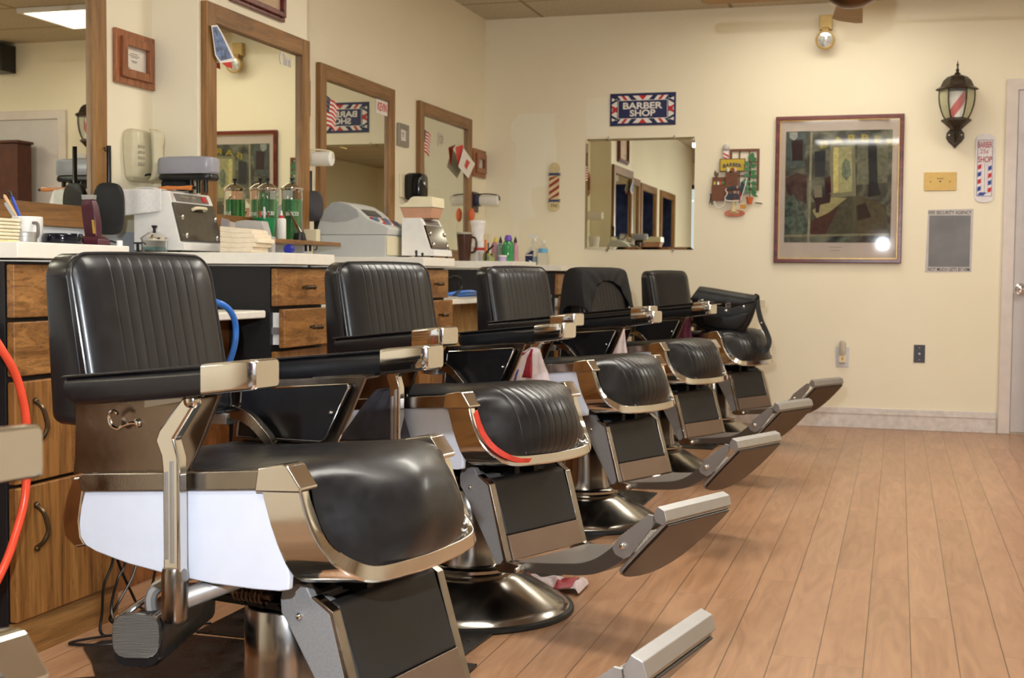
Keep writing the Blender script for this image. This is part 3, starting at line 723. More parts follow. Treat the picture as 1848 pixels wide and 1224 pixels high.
OAKL = wood('pale oak panel', (176, 134, 78), (196, 156, 98), (208, 170, 112), 'Z', scale=9, stretch=.3, line=.8)
wash(1.25, 2.518, .798, 'low white wash counter at the left frame edge with the orange hose', OAKD)
wash(2.975, 3.838, .798, 'low white wash counter between the two nearest cabinets, blue hose on it', OAKD)
wash(4.262, 5.158, .798, 'low white wash counter below the wooden shelf of jars', OAKD)
wash(5.566, 6.488, .806, 'low white wash counter left of the third chair, pale oak front', OAKL)
wash(6.945, 7.488, .806, 'low white wash counter behind the third and fourth chairs', OAKL)
# hoses and cords
HB = mat('glossy blue hose', (60, 120, 206), .25, 0, .05); HO = mat('glossy orange hose', (238, 84, 56), .25, 0, .05)
MB().tube([(-2.0, 2.35, .80), (-1.93, 2.40, .79), (-1.90, 2.43, .735), (-1.895, 2.472, .665), (-1.895, 2.498, .566), (-1.895, 2.492, .42), (-1.895, 2.458, .332), (-1.895, 2.40, .245), (-1.93, 2.32, .12), (-2.0, 2.2, .03)], .0095, 12).build('orange_hose', HO, **T('orange hose hanging in a curve at the left frame edge', 'hose'))
MB().tube([(-2.10, 3.40, .812), (-1.99, 3.43, .835), (-1.945, 3.465, .828), (-1.93, 3.508, .798), (-1.93, 3.534, .747), (-1.935, 3.525, .68), (-1.96, 3.50, .60), (-2.0, 3.44, .5), (-2.05, 3.36, .40)], .0095, 12).build('blue_hose', HB, **T('blue hose looping down beside the nearest chair backrest', 'hose'))
MB().tube([(-2.08, 5.5 + .12, .815), (-2.0, 5.70, .830), (-1.97, 5.80, .838), (-1.97, 5.95, .838), (-2.02, 6.15, .822), (-2.15, 6.25, .815)], .009, 12).build('blue_hose', HB, **T('blue hose arching on the low counter beside the third chair', 'hose'))
MB().tube([(-1.93, 4.62, .50), (-1.93, 4.63, .62), (-1.93, 4.63, .74), (-1.99, 4.62, .81), (-2.1, 4.6, .815)], .007, 10).build('blue_hose', HB, **T('thin blue hose hanging straight down behind the second chair', 'hose'))
MB().tube([(-1.89, 5.36, .905), (-1.875, 5.40, .915), (-1.872, 5.47, .905), (-1.872, 5.49, .87), (-1.872, 5.46, .845), (-1.872, 5.42, .838), (-1.872, 5.38, .832), (-1.872, 5.44, .85), (-1.872, 5.42, .88), (-1.88, 5.38, .90)], .0028, 6).build('power_cord', BLACK, **T('thin black cord looped over the drawer pull beside the second chair', 'cord'))
m = MB()
CL = 'black power cords tangled on the floor behind the nearest chair'
cs_ = ([(-1.91, 2.86, .33), (-1.90, 2.842, .195), (-1.90, 2.80, .13), (-1.895, 2.785, .07), (-1.89, 2.77, .02), (-1.87, 2.80, .006), (-1.80, 2.90, .006), (-1.70, 2.98, .006)],
       [(-1.915, 2.93, .33), (-1.905, 2.904, .175), (-1.905, 2.866, .13), (-1.90, 2.83, .06), (-1.86, 2.80, .02), (-1.82, 2.74, .006), (-1.92, 2.70, .006), (-1.93, 2.73, .006), (-1.84, 2.80, .014)],
       [(-1.92, 2.84, .33), (-1.91, 2.87, .19), (-1.905, 2.93, .08), (-1.90, 2.97, .03), (-1.86, 3.02, .008), (-1.80, 3.02, .008)],
       [(-1.915, 3.06, .33), (-1.905, 3.048, .145), (-1.90, 3.01, .06), (-1.88, 2.96, .02), (-1.84, 2.90, .018), (-1.80, 2.84, .02)],
       [(-1.92, 2.95, .33), (-1.91, 2.97, .2), (-1.90, 2.93, .13), (-1.90, 2.86, .07), (-1.91, 2.84, .03), (-1.88, 2.88, .01), (-1.83, 2.93, .02)])
for i, P in enumerate(cs_):
    MB().tube([V(p) for p in P], .0036, 6).build('power_cord', BLACK, **T(['black power cord hanging closest to the camera beside the cabinet kick board', 'black power cord ending in the flat pointed loop on the floor', 'black power cord crossing behind the pointed loop cord', 'black power cord farthest along, dropping beside the padded roller', 'black power cord curling in the middle of the tangle'][i], 'cord', 'power cords on the floor'))

# ---------------------------------------------------------------- mirrors on the left wall
def wall_mirror(x, y0, y1, z0, z1, label, fw=.072, left=True):
    t = thing('wall_mirror', label, 'mirror', (x, (y0 + y1) / 2, z0), 0, 'oak framed mirrors along the left wall')
    MB().mm((x + .002, y0 + .03, z0 + .03), (x + .008, y1 - .03, z1 - .03)).build('mirror_glass', MIRROR, t)
    MB().mm((x, y0 + .03, z0 + .03), (x + .002, y1 - .03, z1 - .03)).build('backing', BLACK, t)
    a = MB().mm((x + .0005, y0, z0), (x + .026, y0 + fw, z1)).build('frame_stile', OAKV, t, bevel=.003)
    a = MB().mm((x + .0005, y1 - fw, z0), (x + .026, y1, z1)).build('frame_stile', OAKV, t, bevel=.003)
    MB().mm((x + .0005, y0 + fw, z1 - fw), (x + .026, y1 - fw, z1)).build('frame_rail', OAKY, t, bevel=.003)
    MB().mm((x + .0005, y0 + fw, z0), (x + .026, y1 - fw, z0 + fw)).build('frame_rail', OAKY, t, bevel=.003)
    return t
wall_mirror(XW, .72, 1.68, 1.066, 1.91, 'oak mirror behind the camera, farthest left, seen only in the back wall mirror')
wall_mirror(XW, 1.95, 2.88, 1.066, 1.91, 'oak mirror left of the frame edge, seen only in the back wall mirror')
wm1 = wall_mirror(XW, 2.95, 3.905, 1.066, 1.93, 'nearest oak framed mirror, cut by the left edge, reflecting the lantern')
wm2 = wall_mirror(XCOL, 4.255, 5.12, 1.066, 1.912, 'oak framed mirror on the projecting pillar, above the green jars')
wm3 = wall_mirror(XW, 5.62, 6.565, 1.0, 1.912, 'oak framed mirror showing the reversed sign, above the cash register')
wm4 = wall_mirror(XW, 6.945, 7.885, 1.0, 1.907, 'farthest oak framed mirror, smallest in view, above the brown mug')
# stickers on the mirror glass
def yz(px, py, x): p = at(px, py, x=x); return p
def flag(x, y0, z0, w_, h_, par, tilt):
    M = Matrix.Translation((x + .0095, y0, z0)) @ Matrix.Rotation(tilt, 4, 'X'); m = MB(M); n = 13
    m.mi = 0
    for i in range(n):
        m.mi = 0 if i % 2 == 0 else 1
        za = -h_ * i / n; zb = -h_ * (i + 1) / n
        rows = [[(0.0, w_ * k / 8, za - .006 * math.sin(k * .8)), (0.0, w_ * k / 8, zb - .006 * math.sin(k * .8))] for k in range(9)]
        m.sheet(rows)
    m.mi = 2; m.mm((.0002, 0, -h_ * .54), (.0008, w_ * .42, 0))
    m.mi = 1
    for a in range(4):
        for b in range(3): m.mm((.0009, w_ * .05 + a * w_ * .1, -h_ * (.08 + .16 * b)), (.0011, w_ * .07 + a * w_ * .1, -h_ * (.12 + .16 * b)))
    m.build('flag_sticker', [RED, PWHITE, NAVY], par)
flag(XW, 5.705, 1.775, .15, .135, wm3, math.radians(-14))
flag(XW, 7.02, 1.765, .15, .125, wm4, math.radians(-14))
p = at(691, 194, x=XW + .012)
m = MB(); m.mi = 0; m.mm((XW + .009, p.y - .085, p.z - .038), (XW + .0105, p.y + .075, p.z + .036)); m.mi = 1
m.text('KEVIN', .044, TR((XW + .0106, p.y - .005, p.z), LW), .0006, width=.125, bold=.02); m.build('name_card', [PWHITE, RED], wm3)
p = at(517, 108, x=XCOL + .012)
MB().text('Clint', .05, TR((XCOL + .0092, p.y, p.z), LW), .0004, width=.11).build('name_lettering', mat('white vinyl lettering', (224, 220, 220), .5), wm2)
p = at(796, 252, x=XW + .01)
MB().mm((XW + .0088, p.y - .05, p.z - .04), (XW + .0098, p.y + .05, p.z + .04)).build('sticker', mat('pale sticker', (206, 198, 180), .6), wm4)
m = MB(); m.text('OB', .05, TR((XW + .0099, p.y, p.z), LW), .0004, width=.07); m.build('sticker_print', mat('faded grey print', (140, 130, 124), .6), wm4)
# colour photo cutting taped to the pillar mirror
m = MB(); q = lambda a, b, o=.034: at(a, b, x=XCOL + o)
PIC = mat('blue and grey printed photo', (92, 116, 158), .35, 0, .75, 45)
m.mi = 1; P1 = [q(381, 46), q(392, 45), q(402, 62), q(424, 106), q(420, 111), q(397, 114), q(388, 100)]
m.ext(P1, (.001, 0, 0)); m.mi = 0
P2 = [q(383, 49, .0355), q(391, 48, .0355), q(400, 63, .0355), q(419, 105, .0355), q(398, 110, .0355), q(390, 98, .0355)]; m.ext(P2, (.0006, 0, 0))
m.mi = 2; m.ext([q(398, 112, .033), q(418, 112, .033), q(419, 124, .033), q(408, 120, .033)], (.0006, 0, 0))
m.build('photo_cutting', [PIC, PWHITE, RED], **T('torn colour photo tucked into the pillar mirror top left corner', 'photo'))
# greeting card and paper on the farthest mirror frame
m = MB(); m.mi = 0; o = .031
m.ext([at(822, 266, x=XW + o), at(835, 261, x=XW + o), at(836, 268, x=XW + o + .01), at(826, 300, x=XW + o)], (.0012, 0, 0)); m.mi = 1
m.ext([at(836, 267, x=XW + .045), at(857, 296, x=XW + .045), at(845, 322, x=XW + .045), at(827, 301, x=XW + .045)], (.0012, 0, 0)); m.mi = 0
m.ext([at(842, 287, x=XW + .0465), at(848, 293, x=XW + .0465), at(842, 306, x=XW + .0465), at(838, 300, x=XW + .0465)], (.0008, 0, 0))
m.build('greeting_card', [mat('card red', (204, 62, 58), .5), PWHITE], **T('red and white folded card tucked into the farthest mirror frame', 'card'))

# ---------------------------------------------------------------- small frames on the left wall
def cert(x, y0, y1, z0, z1, label, fm, fw, group, step=True, paper=(224, 216, 204), depth=.03):
    t = thing('picture_frame', label, 'picture frame', (x, (y0 + y1) / 2, z0), 0, group)
    def ringm(e0, e1, xa, xb_):
        o = [(y0 + e0, z0 + e0), (y1 - e0, z0 + e0), (y1 - e0, z1 - e0), (y0 + e0, z1 - e0)]; i_ = [(y0 + e1, z0 + e1), (y1 - e1, z0 + e1), (y1 - e1, z1 - e1), (y0 + e1, z1 - e1)]
        return MB().loft([[(xa, p[0], p[1]) for p in o], [(xb_, p[0], p[1]) for p in o], [(xb_, p[0], p[1]) for p in i_], [(xa, p[0], p[1]) for p in i_]], closed=True)
    ringm(0, fw, x + .0005, x + depth * .55).build('moulding', fm, t, bevel=.003)
    if step:
        ringm(fw * .5, fw + .006, x + depth * .5, x + depth).build('inner_moulding', fm, t, bevel=.003)
    MB().mm((x + .004, y0 + fw, z0 + fw), (x + .008, y1 - fw, z1 - fw)).build('print', mat('certificate paper %d' % paper[0], paper, .5, 0, .03), t)
    m = MB(); cy = (y0 + y1) / 2; k = (z1 - z0) - 2 * fw; wv = (y1 - y0) - 2 * fw
    for i, (f, ww) in enumerate(((.28, .3), (.35, .45), (.41, .3), (.55, .25), (.6, .2))): m.mm((x + .008, cy - wv * ww / 2, z1 - fw - k * f - .0012), (x + .0085, cy + wv * ww / 2, z1 - fw - k * f + .0012))
    m.mm((x + .008, y0 + fw + wv * .1, z0 + fw + k * .14), (x + .0085, y0 + fw + wv * .32, z0 + fw + k * .17))
    m.build('printed_lines', mat('grey print', (120, 116, 112), .6), t)
    return t
cert(XW, 3.975, 4.222, 1.583, 1.772, 'oak framed certificate between the two nearest mirrors', REDOAK, .048, 'wall certificates')
cert(XW, 6.645, 6.80, 1.625, 1.748, 'small grey framed certificate between the two far mirrors', mat('pewter frame', (150, 146, 138), .35, .6), .03, 'wall certificates', False)
cert(XW, 7.955, 8.205, 1.555, 1.735, 'oak framed certificate in the far corner beside the last mirror', REDOAK, .055, 'wall certificates')
cert(XW, 5.25, 5.53, 1.62, 1.83, 'oak framed certificate seen edge-on just past the pillar', REDOAK, .045, 'wall certificates')
t = cert(XCOL, 4.46, 4.905, 1.952, 2.35, 'framed print above the pillar mirror, cut by the top edge', MAHOG, .03, None, True, (196, 170, 140))
def paper_roll(y, z, label, wood_c, length=.16, dark=False):
    t = thing('paper_roll_holder', label, 'paper holder', (XW, y, z), 0, 'neck strip rolls on the left wall')
    a = MB().mm((XW + .0005, y - .06, z - .075), (XW + .014, y + .06, z + .055)).build('back_plate', wood_c, t, bevel=.004)
    MB().lathe([(.001, 0), (.036, 0), (.038, .004), (.038, .03), (.001, .03)], (XW + .014, y, z), 'x', 24).build('end_cap', mat('slate blue plastic', (70, 74, 100), .35) if dark else CREAM, t)
    MB().lathe([(.001, .03), (.031, .03), (.033, .034), (.033, .03 + length), (.028, .034 + length), (.010, .034 + length), (.001, .03 + length)], (XW + .014, y, z), 'x', 28).build('paper_roll', PAPER, t)
    MB().tube([(XW + .02, y, z + .04), (XW + .1, y, z + .042), (XW + .045 + length, y, z + .03), (XW + .055 + length, y, z)], .004).build('holder_arm', BLACK if dark else CREAM, t)
paper_roll(5.42, 1.44, 'white paper roll on an oak plate beside the pillar', REDOAK, .13)
paper_roll(8.0, 1.40, 'white paper roll on a dark holder in the far corner', mat('dark plum plastic', (52, 26, 34), .3), .12, True)
# black dispenser between the far mirrors
t = thing('wall_dispenser', 'glossy black dispenser on the wall between the far mirrors', 'dispenser', (XW, 6.78, 1.33))
MB().mm((XW + .0005, 6.69, 1.345), (XW + .014, 6.84, 1.475)).build('back_plate', CREAM, t, bevel=.003)
m = MB(); rings = []
for u, s_ in ((0, .92), (.02, 1), (.075, 1), (.092, .93), (.10, .8)):
    pts = []
    for k in range(24):
        a = 2 * PI * k / 24; yv = math.copysign(abs(math.cos(a)) ** .45, math.cos(a)); zv = math.copysign(abs(math.sin(a)) ** .45, math.sin(a)); pts.append((XW + .014 + u, 6.79 + .06 * s_ * yv, 1.405 + .078 * s_ * zv))
    rings.append(pts)
m.loft(rings); m.build('cover', mat('glossy black plastic', (14, 14, 16), .15), t)
# wall phone near the nearest certificate
PH = mat('aged ivory plastic', (206, 198, 168), .35, 0, .03)
t = thing('wall_phone', 'ivory push-button wall phone below the nearest certificate', 'telephone', (XW, 4.11, 1.24))
rings = []
for z, y_a, y_b, d in ((1.245, 4.062, 4.155, .03), (1.26, 4.045, 4.165, .045), (1.32, 4.035, 4.178, .055), (1.39, 4.032, 4.182, .055), (1.42, 4.040, 4.175, .048), (1.43, 4.06, 4.16, .03)):
    rings.append([(XW + .001, y_a, z), (XW + .001, y_b, z), (XW + d * .8, y_b, z), (XW + d, y_b - .03, z), (XW + d, y_a + .02, z), (XW + d * .7, y_a, z)])
MB().loft(rings).build('phone_body', PH, t, bevel=.006, seg=3)
m = MB(); rings = []
for z, o_, r1, r2 in ((1.248, .066, .014, .026), (1.262, .082, .020, .032), (1.29, .086, .020, .032), (1.32, .082, .017, .028), (1.37, .080, .017, .028), (1.395, .082, .019, .032), (1.42, .080, .019, .032), (1.432, .068, .013, .026)):
    rings.append([(XW + o_ + r1 * math.cos(a), 4.13 + r2 * math.sin(a), z) for a in [2 * PI * k / 16 for k in range(16)]])
m.loft(rings); m.build('handset', PH, t)
m = MB()
for a in range(4):
    for b in range(3): m.mm((XW + .053, 4.05 + .014 * b, 1.30 + .02 * a), (XW + .058, 4.058 + .014 * b, 1.31 + .02 * a))
m.build('keypad', mat('grey key', (168, 160, 140), .5), t)
# hand mirrors hanging by the mirror frames
def hand_mirror(c, label, R, w_, h_, hl, back):
    t = thing('hand_mirror', label, 'hand mirror', c, 0, 'black hand mirrors on hooks')
    M = Matrix.Translation(c) @ R
    def ring(s_, y):
        pts = []
        for k in range(32):
            a = 2 * PI * k / 32; pts.append((w_ * s_ * math.copysign(abs(math.cos(a)) ** .6, math.cos(a)), y, h_ * s_ * math.copysign(abs(math.sin(a)) ** .6, math.sin(a))))
        return pts
    MB(M).loft([ring(.93, -.012), ring(1, -.008), ring(1, .006), ring(.97, .010)]).build('mirror_case', back, t)
    MB(M).loft([ring(.90, .0085), ring(.90, .0105)]).build('mirror_glass', MIRROR, t)
    MB(M).tube([(0, 0, h_ * .95), (0, 0, h_ + .02), (0, 0, h_ + hl)], .008, 12).build('handle', mat('glossy black plastic', (14, 14, 16), .15), t)
    return t
p = at(197, 377, x=-2.575)
hand_mirror(p, 'black hand mirror hanging beside the nearest mirror, next to the towel', Matrix.Rotation(math.radians(14), 4, 'Z'), .052, .088, .125, mat('black rubberised case', (22, 22, 23), .5))
q_ = at(193, 268, x=-2.61)
m = MB().tube([at(190, 266, x=-2.622), at(190, 272, x=-2.61), at(196, 273, x=-2.60), at(198, 266, x=-2.60)], .003, 6); m.build('hanging_hook', PULLM, wm1)
p = at(560, 372, x=-2.44)
hand_mirror(p + V((0, 0, 0)), 'dark grey paddle hand mirror hanging right of the green jars', Matrix.Rotation(math.radians(20), 4, 'Z'), .055, .066, .085, mat('charcoal case', (52, 47, 48), .5))
m = MB(Matrix.Translation(at(561, 357, x=-2.44)) @ Matrix.Rotation(math.radians(20), 4, 'Z')); m.mm((-.05, -.0135, -.012), (-.036, -.0125, .012))

# ---------------------------------------------------------------- things on the nearest worktop
Z1 = .987
def bowl(name, prof, c, m_, label, cat, group=None, parts=()):
    return MB().lathe(prof, c, n=36).build(name, m_, **T(label, cat, group))
# towel stack at the left edge
CTOWEL = mat('cream folded cloth', (226, 214, 186), .9, 0, .06, 60, bump=.3, bscale=250)
for i in range(7):
    z = Z1 + .0085 * i
    MB().mm((-2.21, 2.58, z), (-2.050 - .002 * (i % 2), 2.69, z + .0078)).build('folded_towel', CTOWEL, bevel=.0035, **T(['bottom', 'second lowest', 'third lowest', 'middle', 'third highest', 'second highest', 'top'][i] + ' folded cloth of the stack at the left edge', 'towel', 'folded cloths stacked at the left edge'))
# mug with pens
t = thing('pen_mug', 'white mug full of pens at the left edge', 'mug', (-2.02, 2.70, Z1)); mc = (-2.086, 2.76, Z1)
t.location = mc; MW[t.name] = Matrix.Translation(mc)
MB().lathe([(.001, 0), (.034, 0), (.036, .004), (.037, .066), (.035, .068), (.033, .066), (.032, .006), (.001, .006)], mc, n=32).build('mug_body', WHITE, t)
MB().tube([(mc[0] + .030, mc[1] - .018, Z1 + .052), (mc[0] + .052, mc[1] - .03, Z1 + .048), (mc[0] + .052, mc[1] - .03, Z1 + .022), (mc[0] + .032, mc[1] - .018, Z1 + .014)], .004).build('mug_handle', mat('grey wire handle', (110, 100, 96), .4), t)
for i, (dx, dz, c, l) in enumerate(((-.040, .115, (36, 70, 170), 'blue pen leaning right in the white mug'), (-.055, .13, (24, 24, 26), 'black comb standing in the white mug'), (-.075, .10, (190, 190, 190), 'silver scissors handle in the white mug'), (-.085, .12, (214, 180, 140), 'tan pencil leaning left in the white mug'))):
    a = (mc[0] + .005, mc[1], Z1 + .01); bb = (mc[0] + dx * .9, mc[1] - .01 + .008 * i, Z1 + dz)
    MB().cyl(a, bb, .0042).cyl(bb, V(bb) + (V(bb) - V(a)).normalized() * .006, .0042, .001).build('pen', mat('pen colour %d' % i, c, .35), **T(l, 'pen', 'pens in the white mug'))
bowl('metal_tin', [(.001, 0), (.026, 0), (.027, .003), (.027, .017), (.028, .018), (.028, .026), (.026, .028), (.001, .029)], (-1.975, 2.84, Z1), STEEL, 'small round silver tin behind the yellow card', 'tin')
MB().mm((-2.12, 2.54, Z1), (-1.975, 2.575, Z1 + .004)).build('card_strip', mat('pale yellow card', (232, 218, 150), .6), **T('pale yellow card lying on the worktop edge', 'card'))
bowl('tape_roll', [(.020, 0), (.046, 0), (.048, .003), (.048, .024), (.046, .027), (.020, .027)], (-1.99, 2.90 - .04, Z1), mat('glossy black tape', (16, 18, 28), .12), 'black shiny tape roll on the nearest worktop', 'tape')
bpy.data.objects['tape_roll'].location = (-2.012, 2.80, Z1)
bpy.data.objects['metal_tin'].location = (-2.055, 2.71, Z1)
MAR = mat('maroon plastic', (68, 26, 38), .3)
t = thing('hair_clipper', 'maroon hair clipper standing in its charger base', 'hair clipper', (-1.955, 2.90, Z1))
MB().loft([[(-1.955 + a * w_, 2.90 + b_ * w_ * .8, Z1 + z) for a, b_ in ((-1, -1), (1, -1), (1, 1), (-1, 1))] for z, w_ in ((0, .034), (.016, .031), (.024, .02))]).build('charger_base', MAR, t, bevel=.003)
MB().loft([[(-1.955 + dx + a * w_, 2.90 + b_ * w_ * .7, Z1 + z) for a, b_ in ((-1, -1), (1, -1), (1, 1), (-1, 1))] for z, w_, dx in ((.018, .018, .0), (.06, .020, -.004), (.10, .019, -.010), (.118, .015, -.013))]).build('clipper_body', MAR, t, bevel=.004)
MB().loft([[(-1.968 + a * w_, 2.90 + b_ * w_ * .5, Z1 + z) for a, b_ in ((-1, -1), (1, -1), (1, 1), (-1, 1))] for z, w_ in ((.118, .016), (.130, .017))]).build('blade', STEEL, t)
MB().loft([[(-1.944 + dx, 2.885 + a, Z1 + z) for a in (-.004, .003)] + [(-1.940 + dx, 2.884 + a, Z1 + z) for a in (.003, -.004)] for z, dx in ((.03, 0), (.065, -.004))]).build('gold_label', mat('gold label', (200, 160, 70), .3, .6), t)
bpy.data.objects['hair_clipper'].location = (-1.992, 2.90, Z1)
MB().tube([(-1.975, 2.915, Z1 + .006), (-1.960, 2.93, Z1 + .012), (-1.945, 2.95, Z1 + .003)], .0022, 6).build('charger_cord', BLACK, **T('short black cord behind the maroon clipper', 'cord'))
p = at(196, 446, z=Z1 + .012)
bowl('bottle_cap', [(.001, 0), (.008, 0), (.008, .012), (.007, .014), (.001, .014)], (-1.945, 2.945, Z1), WHITE, 'tiny white cap at the right end of the nearest worktop', 'cap')
# ---------------------------------------------------------------- things on the second worktop: sterilizers
def sterilizer(o, w_, dpt, h, label, door_m, handle=True):
    # o = front-right-bottom corner nearest the camera; body spans -x by dpt and +y by w_
    x0, y0, z0 = o; t = thing('sterilizer', label, 'sterilizer', (x0 - dpt / 2, y0 + w_ / 2, z0), 0, 'white tool sterilizer cabinets')
    z0b = z0 + .008
    side = [(x0 - dpt, z0b), (x0, z0b), (x0 - .005, z0b + .028), (x0 - .020, z0b + .030), (x0 - .055, z0b + h * .80), (x0 - .050, z0b + h * .81), (x0 - .065, z0b + h * .98), (x0 - .07, z0b + h), (x0 - dpt, z0b + h)]
    MB().pu(side, y0, y0 + w_).build('cabinet_body', WHITE, t, bevel=.004)
    for a in (.02, w_ - .02):
        for b_ in (.02, dpt - .02): MB().cyl((x0 - b_, y0 + a, z0), (x0 - b_, y0 + a, z0b), .006, n=10).build('foot', BLACK, t)
    A = V((x0 - .0195, 0, z0b + .032)); B = V((x0 - .0545, 0, z0b + h * .795)); n_ = V((B.z - A.z, 0, A.x - B.x)).normalized()
    P = [A + V((0, y0 + .004, 0)), A + V((0, y0 + w_ - .004, 0)), B + V((0, y0 + w_ - .004, 0)), B + V((0, y0 + .004, 0))]
    dr_ = MB().ext(P, n_ * .008).build('smoked_door', door_m, t, bevel=.002)
    def onp(f, g, e): return A + (B - A) * g + V((0, y0 + f * w_, 0)) + n_ * e
    hm = CREAM
    if handle: MB().tube([onp(.42, .84, .008), onp(.44, .86, .022), onp(.56, .86, .026), onp(.68, .86, .022), onp(.70, .84, .008)], .006, 8).build('door_handle', hm, dr_)
    for f, g in ((.13, .62), (.13, .14), (.93, .62), (.86, .10)): MB().sph(onp(f, g, .009), .007, (1, 1, 1.6)).build('door_clip', CHROME, dr_)
    C_ = V((x0 - .0505, 0, z0b + h * .83)); E_ = V((x0 - .0635, 0, z0b + h * .96)); k_ = V((E_.z - C_.z, 0, C_.x - E_.x)).normalized()
    pan = MB().ext([C_ + V((0, y0 + .03, 0)), C_ + V((0, y0 + w_ - .03, 0)), E_ + V((0, y0 + w_ - .03, 0)), E_ + V((0, y0 + .03, 0))], k_ * .0015).build('control_panel', mat('grey control panel', (116, 110, 104), .4), t)
    if handle:
        ang = math.atan2(C_.x - E_.x, E_.z - C_.z)
        cen = (C_ + E_) / 2 + V((0, y0 + .11, .004)) + k_ * .0015
        MB().text('STERILIZER 7000', .008, Matrix.Translation(cen) @ Matrix.Rotation(-ang, 4, 'Y') @ LW, .0004, width=.11).build('panel_lettering', mat('tan lettering', (196, 184, 150), .5), t)
        c2 = (C_ + E_) / 2 + V((0, y0 + w_ - .06, 0)) + k_ * .0015
        MB().ext([c2 + V((0, -.014, 0)) + (C_ - E_) * .35, c2 + V((0, .014, 0)) + (C_ - E_) * .35, c2 + V((0, .014, 0)) + (E_ - C_) * .35, c2 + V((0, -.014, 0)) + (E_ - C_) * .35], k_ * .003).build('power_switch', RED, t)
    return t
SMOKE = mat('smoked brown acrylic', (72, 66, 56), .12, 0, .1, 30)
sterilizer((-2.345, 3.94, Z1), .28, .200, .205, 'large white sterilizer with smoked door and towel on top', SMOKE)
# towel draped over its left end
TW = mat('white terry towel', (232, 230, 228), .95, 0, .05, 90, bump=.6, bscale=400)
rows = []; zt = Z1 + .008 + .205
for i in range(15):
    yv = 3.925 + .22 * i / 14; row = []
    for (x, z) in ((-2.43, zt + .004), (-2.48, zt + .009), (-2.535, zt + .008), (-2.566, zt - .002), (-2.578, zt - .04), (-2.583, zt - .08)):
        row.append((x + .004 * math.sin(i * 1.3), yv, z + .003 * math.sin(i * .9 + x * 40)))
    rows.append(row)
front = [[(x - .02, 3.924 - .004 * math.sin(x * 60) , z) for x, z in ((xx, zt + .006 - (.078 + .018 * ((-2.40 - xx) / .19)) * f) for xx in [-2.405 - .185 * k / 12 for k in range(13)])] for f in (0, .15, .3, .5, .7, .85, 1)]
m = MB(); m.sheet(rows); m.sheet(front); tw = m.build('towel', TW, solid=.006, sub=1, **T('white towel draped over the large sterilizer', 'towel'))
MB().sheet([[(-2.595 + .01 * a, 3.9195 , zt + .004 - .09 * f) for f in (0, .25, .5, .75, 1)] for a in (0, 1)]).build('teal_stripe', mat('teal woven stripe', (130, 206, 204), .9), tw, solid=.002)
# massager on the sterilizer, brush with the orange handle
t = thing('vibrating_massager', 'grey and black hand massager on top of the large sterilizer', 'massager', (-2.44, 4.10, zt))
GP = mat('blue-grey plastic', (150, 150, 160), .3, 0, .03)
def slab(cx, cy, z0, z1, hx, hy, e=.5, n=36):
    return [[(cx + hx * s_ * math.copysign(abs(math.cos(a)) ** e, math.cos(a)), cy + hy * s_ * math.copysign(abs(math.sin(a)) ** e, math.sin(a)), z) for a in [2 * PI * k / n for k in range(n)]] for z, s_ in ((z0, .95), (z0 + .006, 1), (z1 - .012, 1), (z1 - .004, .97), (z1, .88))]
MB().loft(slab(-2.43, 4.11, zt + .068, zt + .128, .110, .05)).build('motor_housing', GP, t)
MB().loft(slab(-2.43, 4.11, zt + .046, zt + .069, .108, .048)).build('lower_housing', BLACK, t)
m = MB().loft(slab(-2.475, 4.11, zt + .012, zt + .046, .055, .036)).build('brush_block', mat('bristle black', (22, 22, 24), .8, 0, .5, 300), t)
for dx in (.02, .05, .08): MB().cyl((-2.43 + dx, 4.09, zt + .0), (-2.43 + dx, 4.09, zt + .046), .008, n=12).build('post', BLACK, t)
t.location = (-2.44, 4.10, zt); 
t = thing('duster_brush', 'brush with orange wooden handle lying on the large sterilizer', 'brush', (-2.38, 3.95, zt + .001))
y_ = 3.98
MB().loft([[(x, y_ + .010 * math.cos(a) * s_, zt + .011 + .009 * math.sin(a) * s_) for a in [2 * PI * k / 12 for k in range(12)]] for x, s_ in ((-2.47, .5), (-2.44, .9), (-2.40, .7), (-2.37, .8), (-2.345, 1), (-2.338, .8))]).build('brush_handle', mat('orange varnished wood', (206, 124, 62), .3), t)
MB().cyl((-2.337, y_, zt + .011), (-2.325, y_, zt + .011), .006).build('handle_tip', BLACK, t)
MB().tube([(-2.56, 4.11, 1.315 - .05), (-2.59, 4.11, 1.27), (-2.62, 4.10, 1.262)], .004).build('massager_cord', BLACK, **T('short black cord from the massager towards the phone', 'cord'))
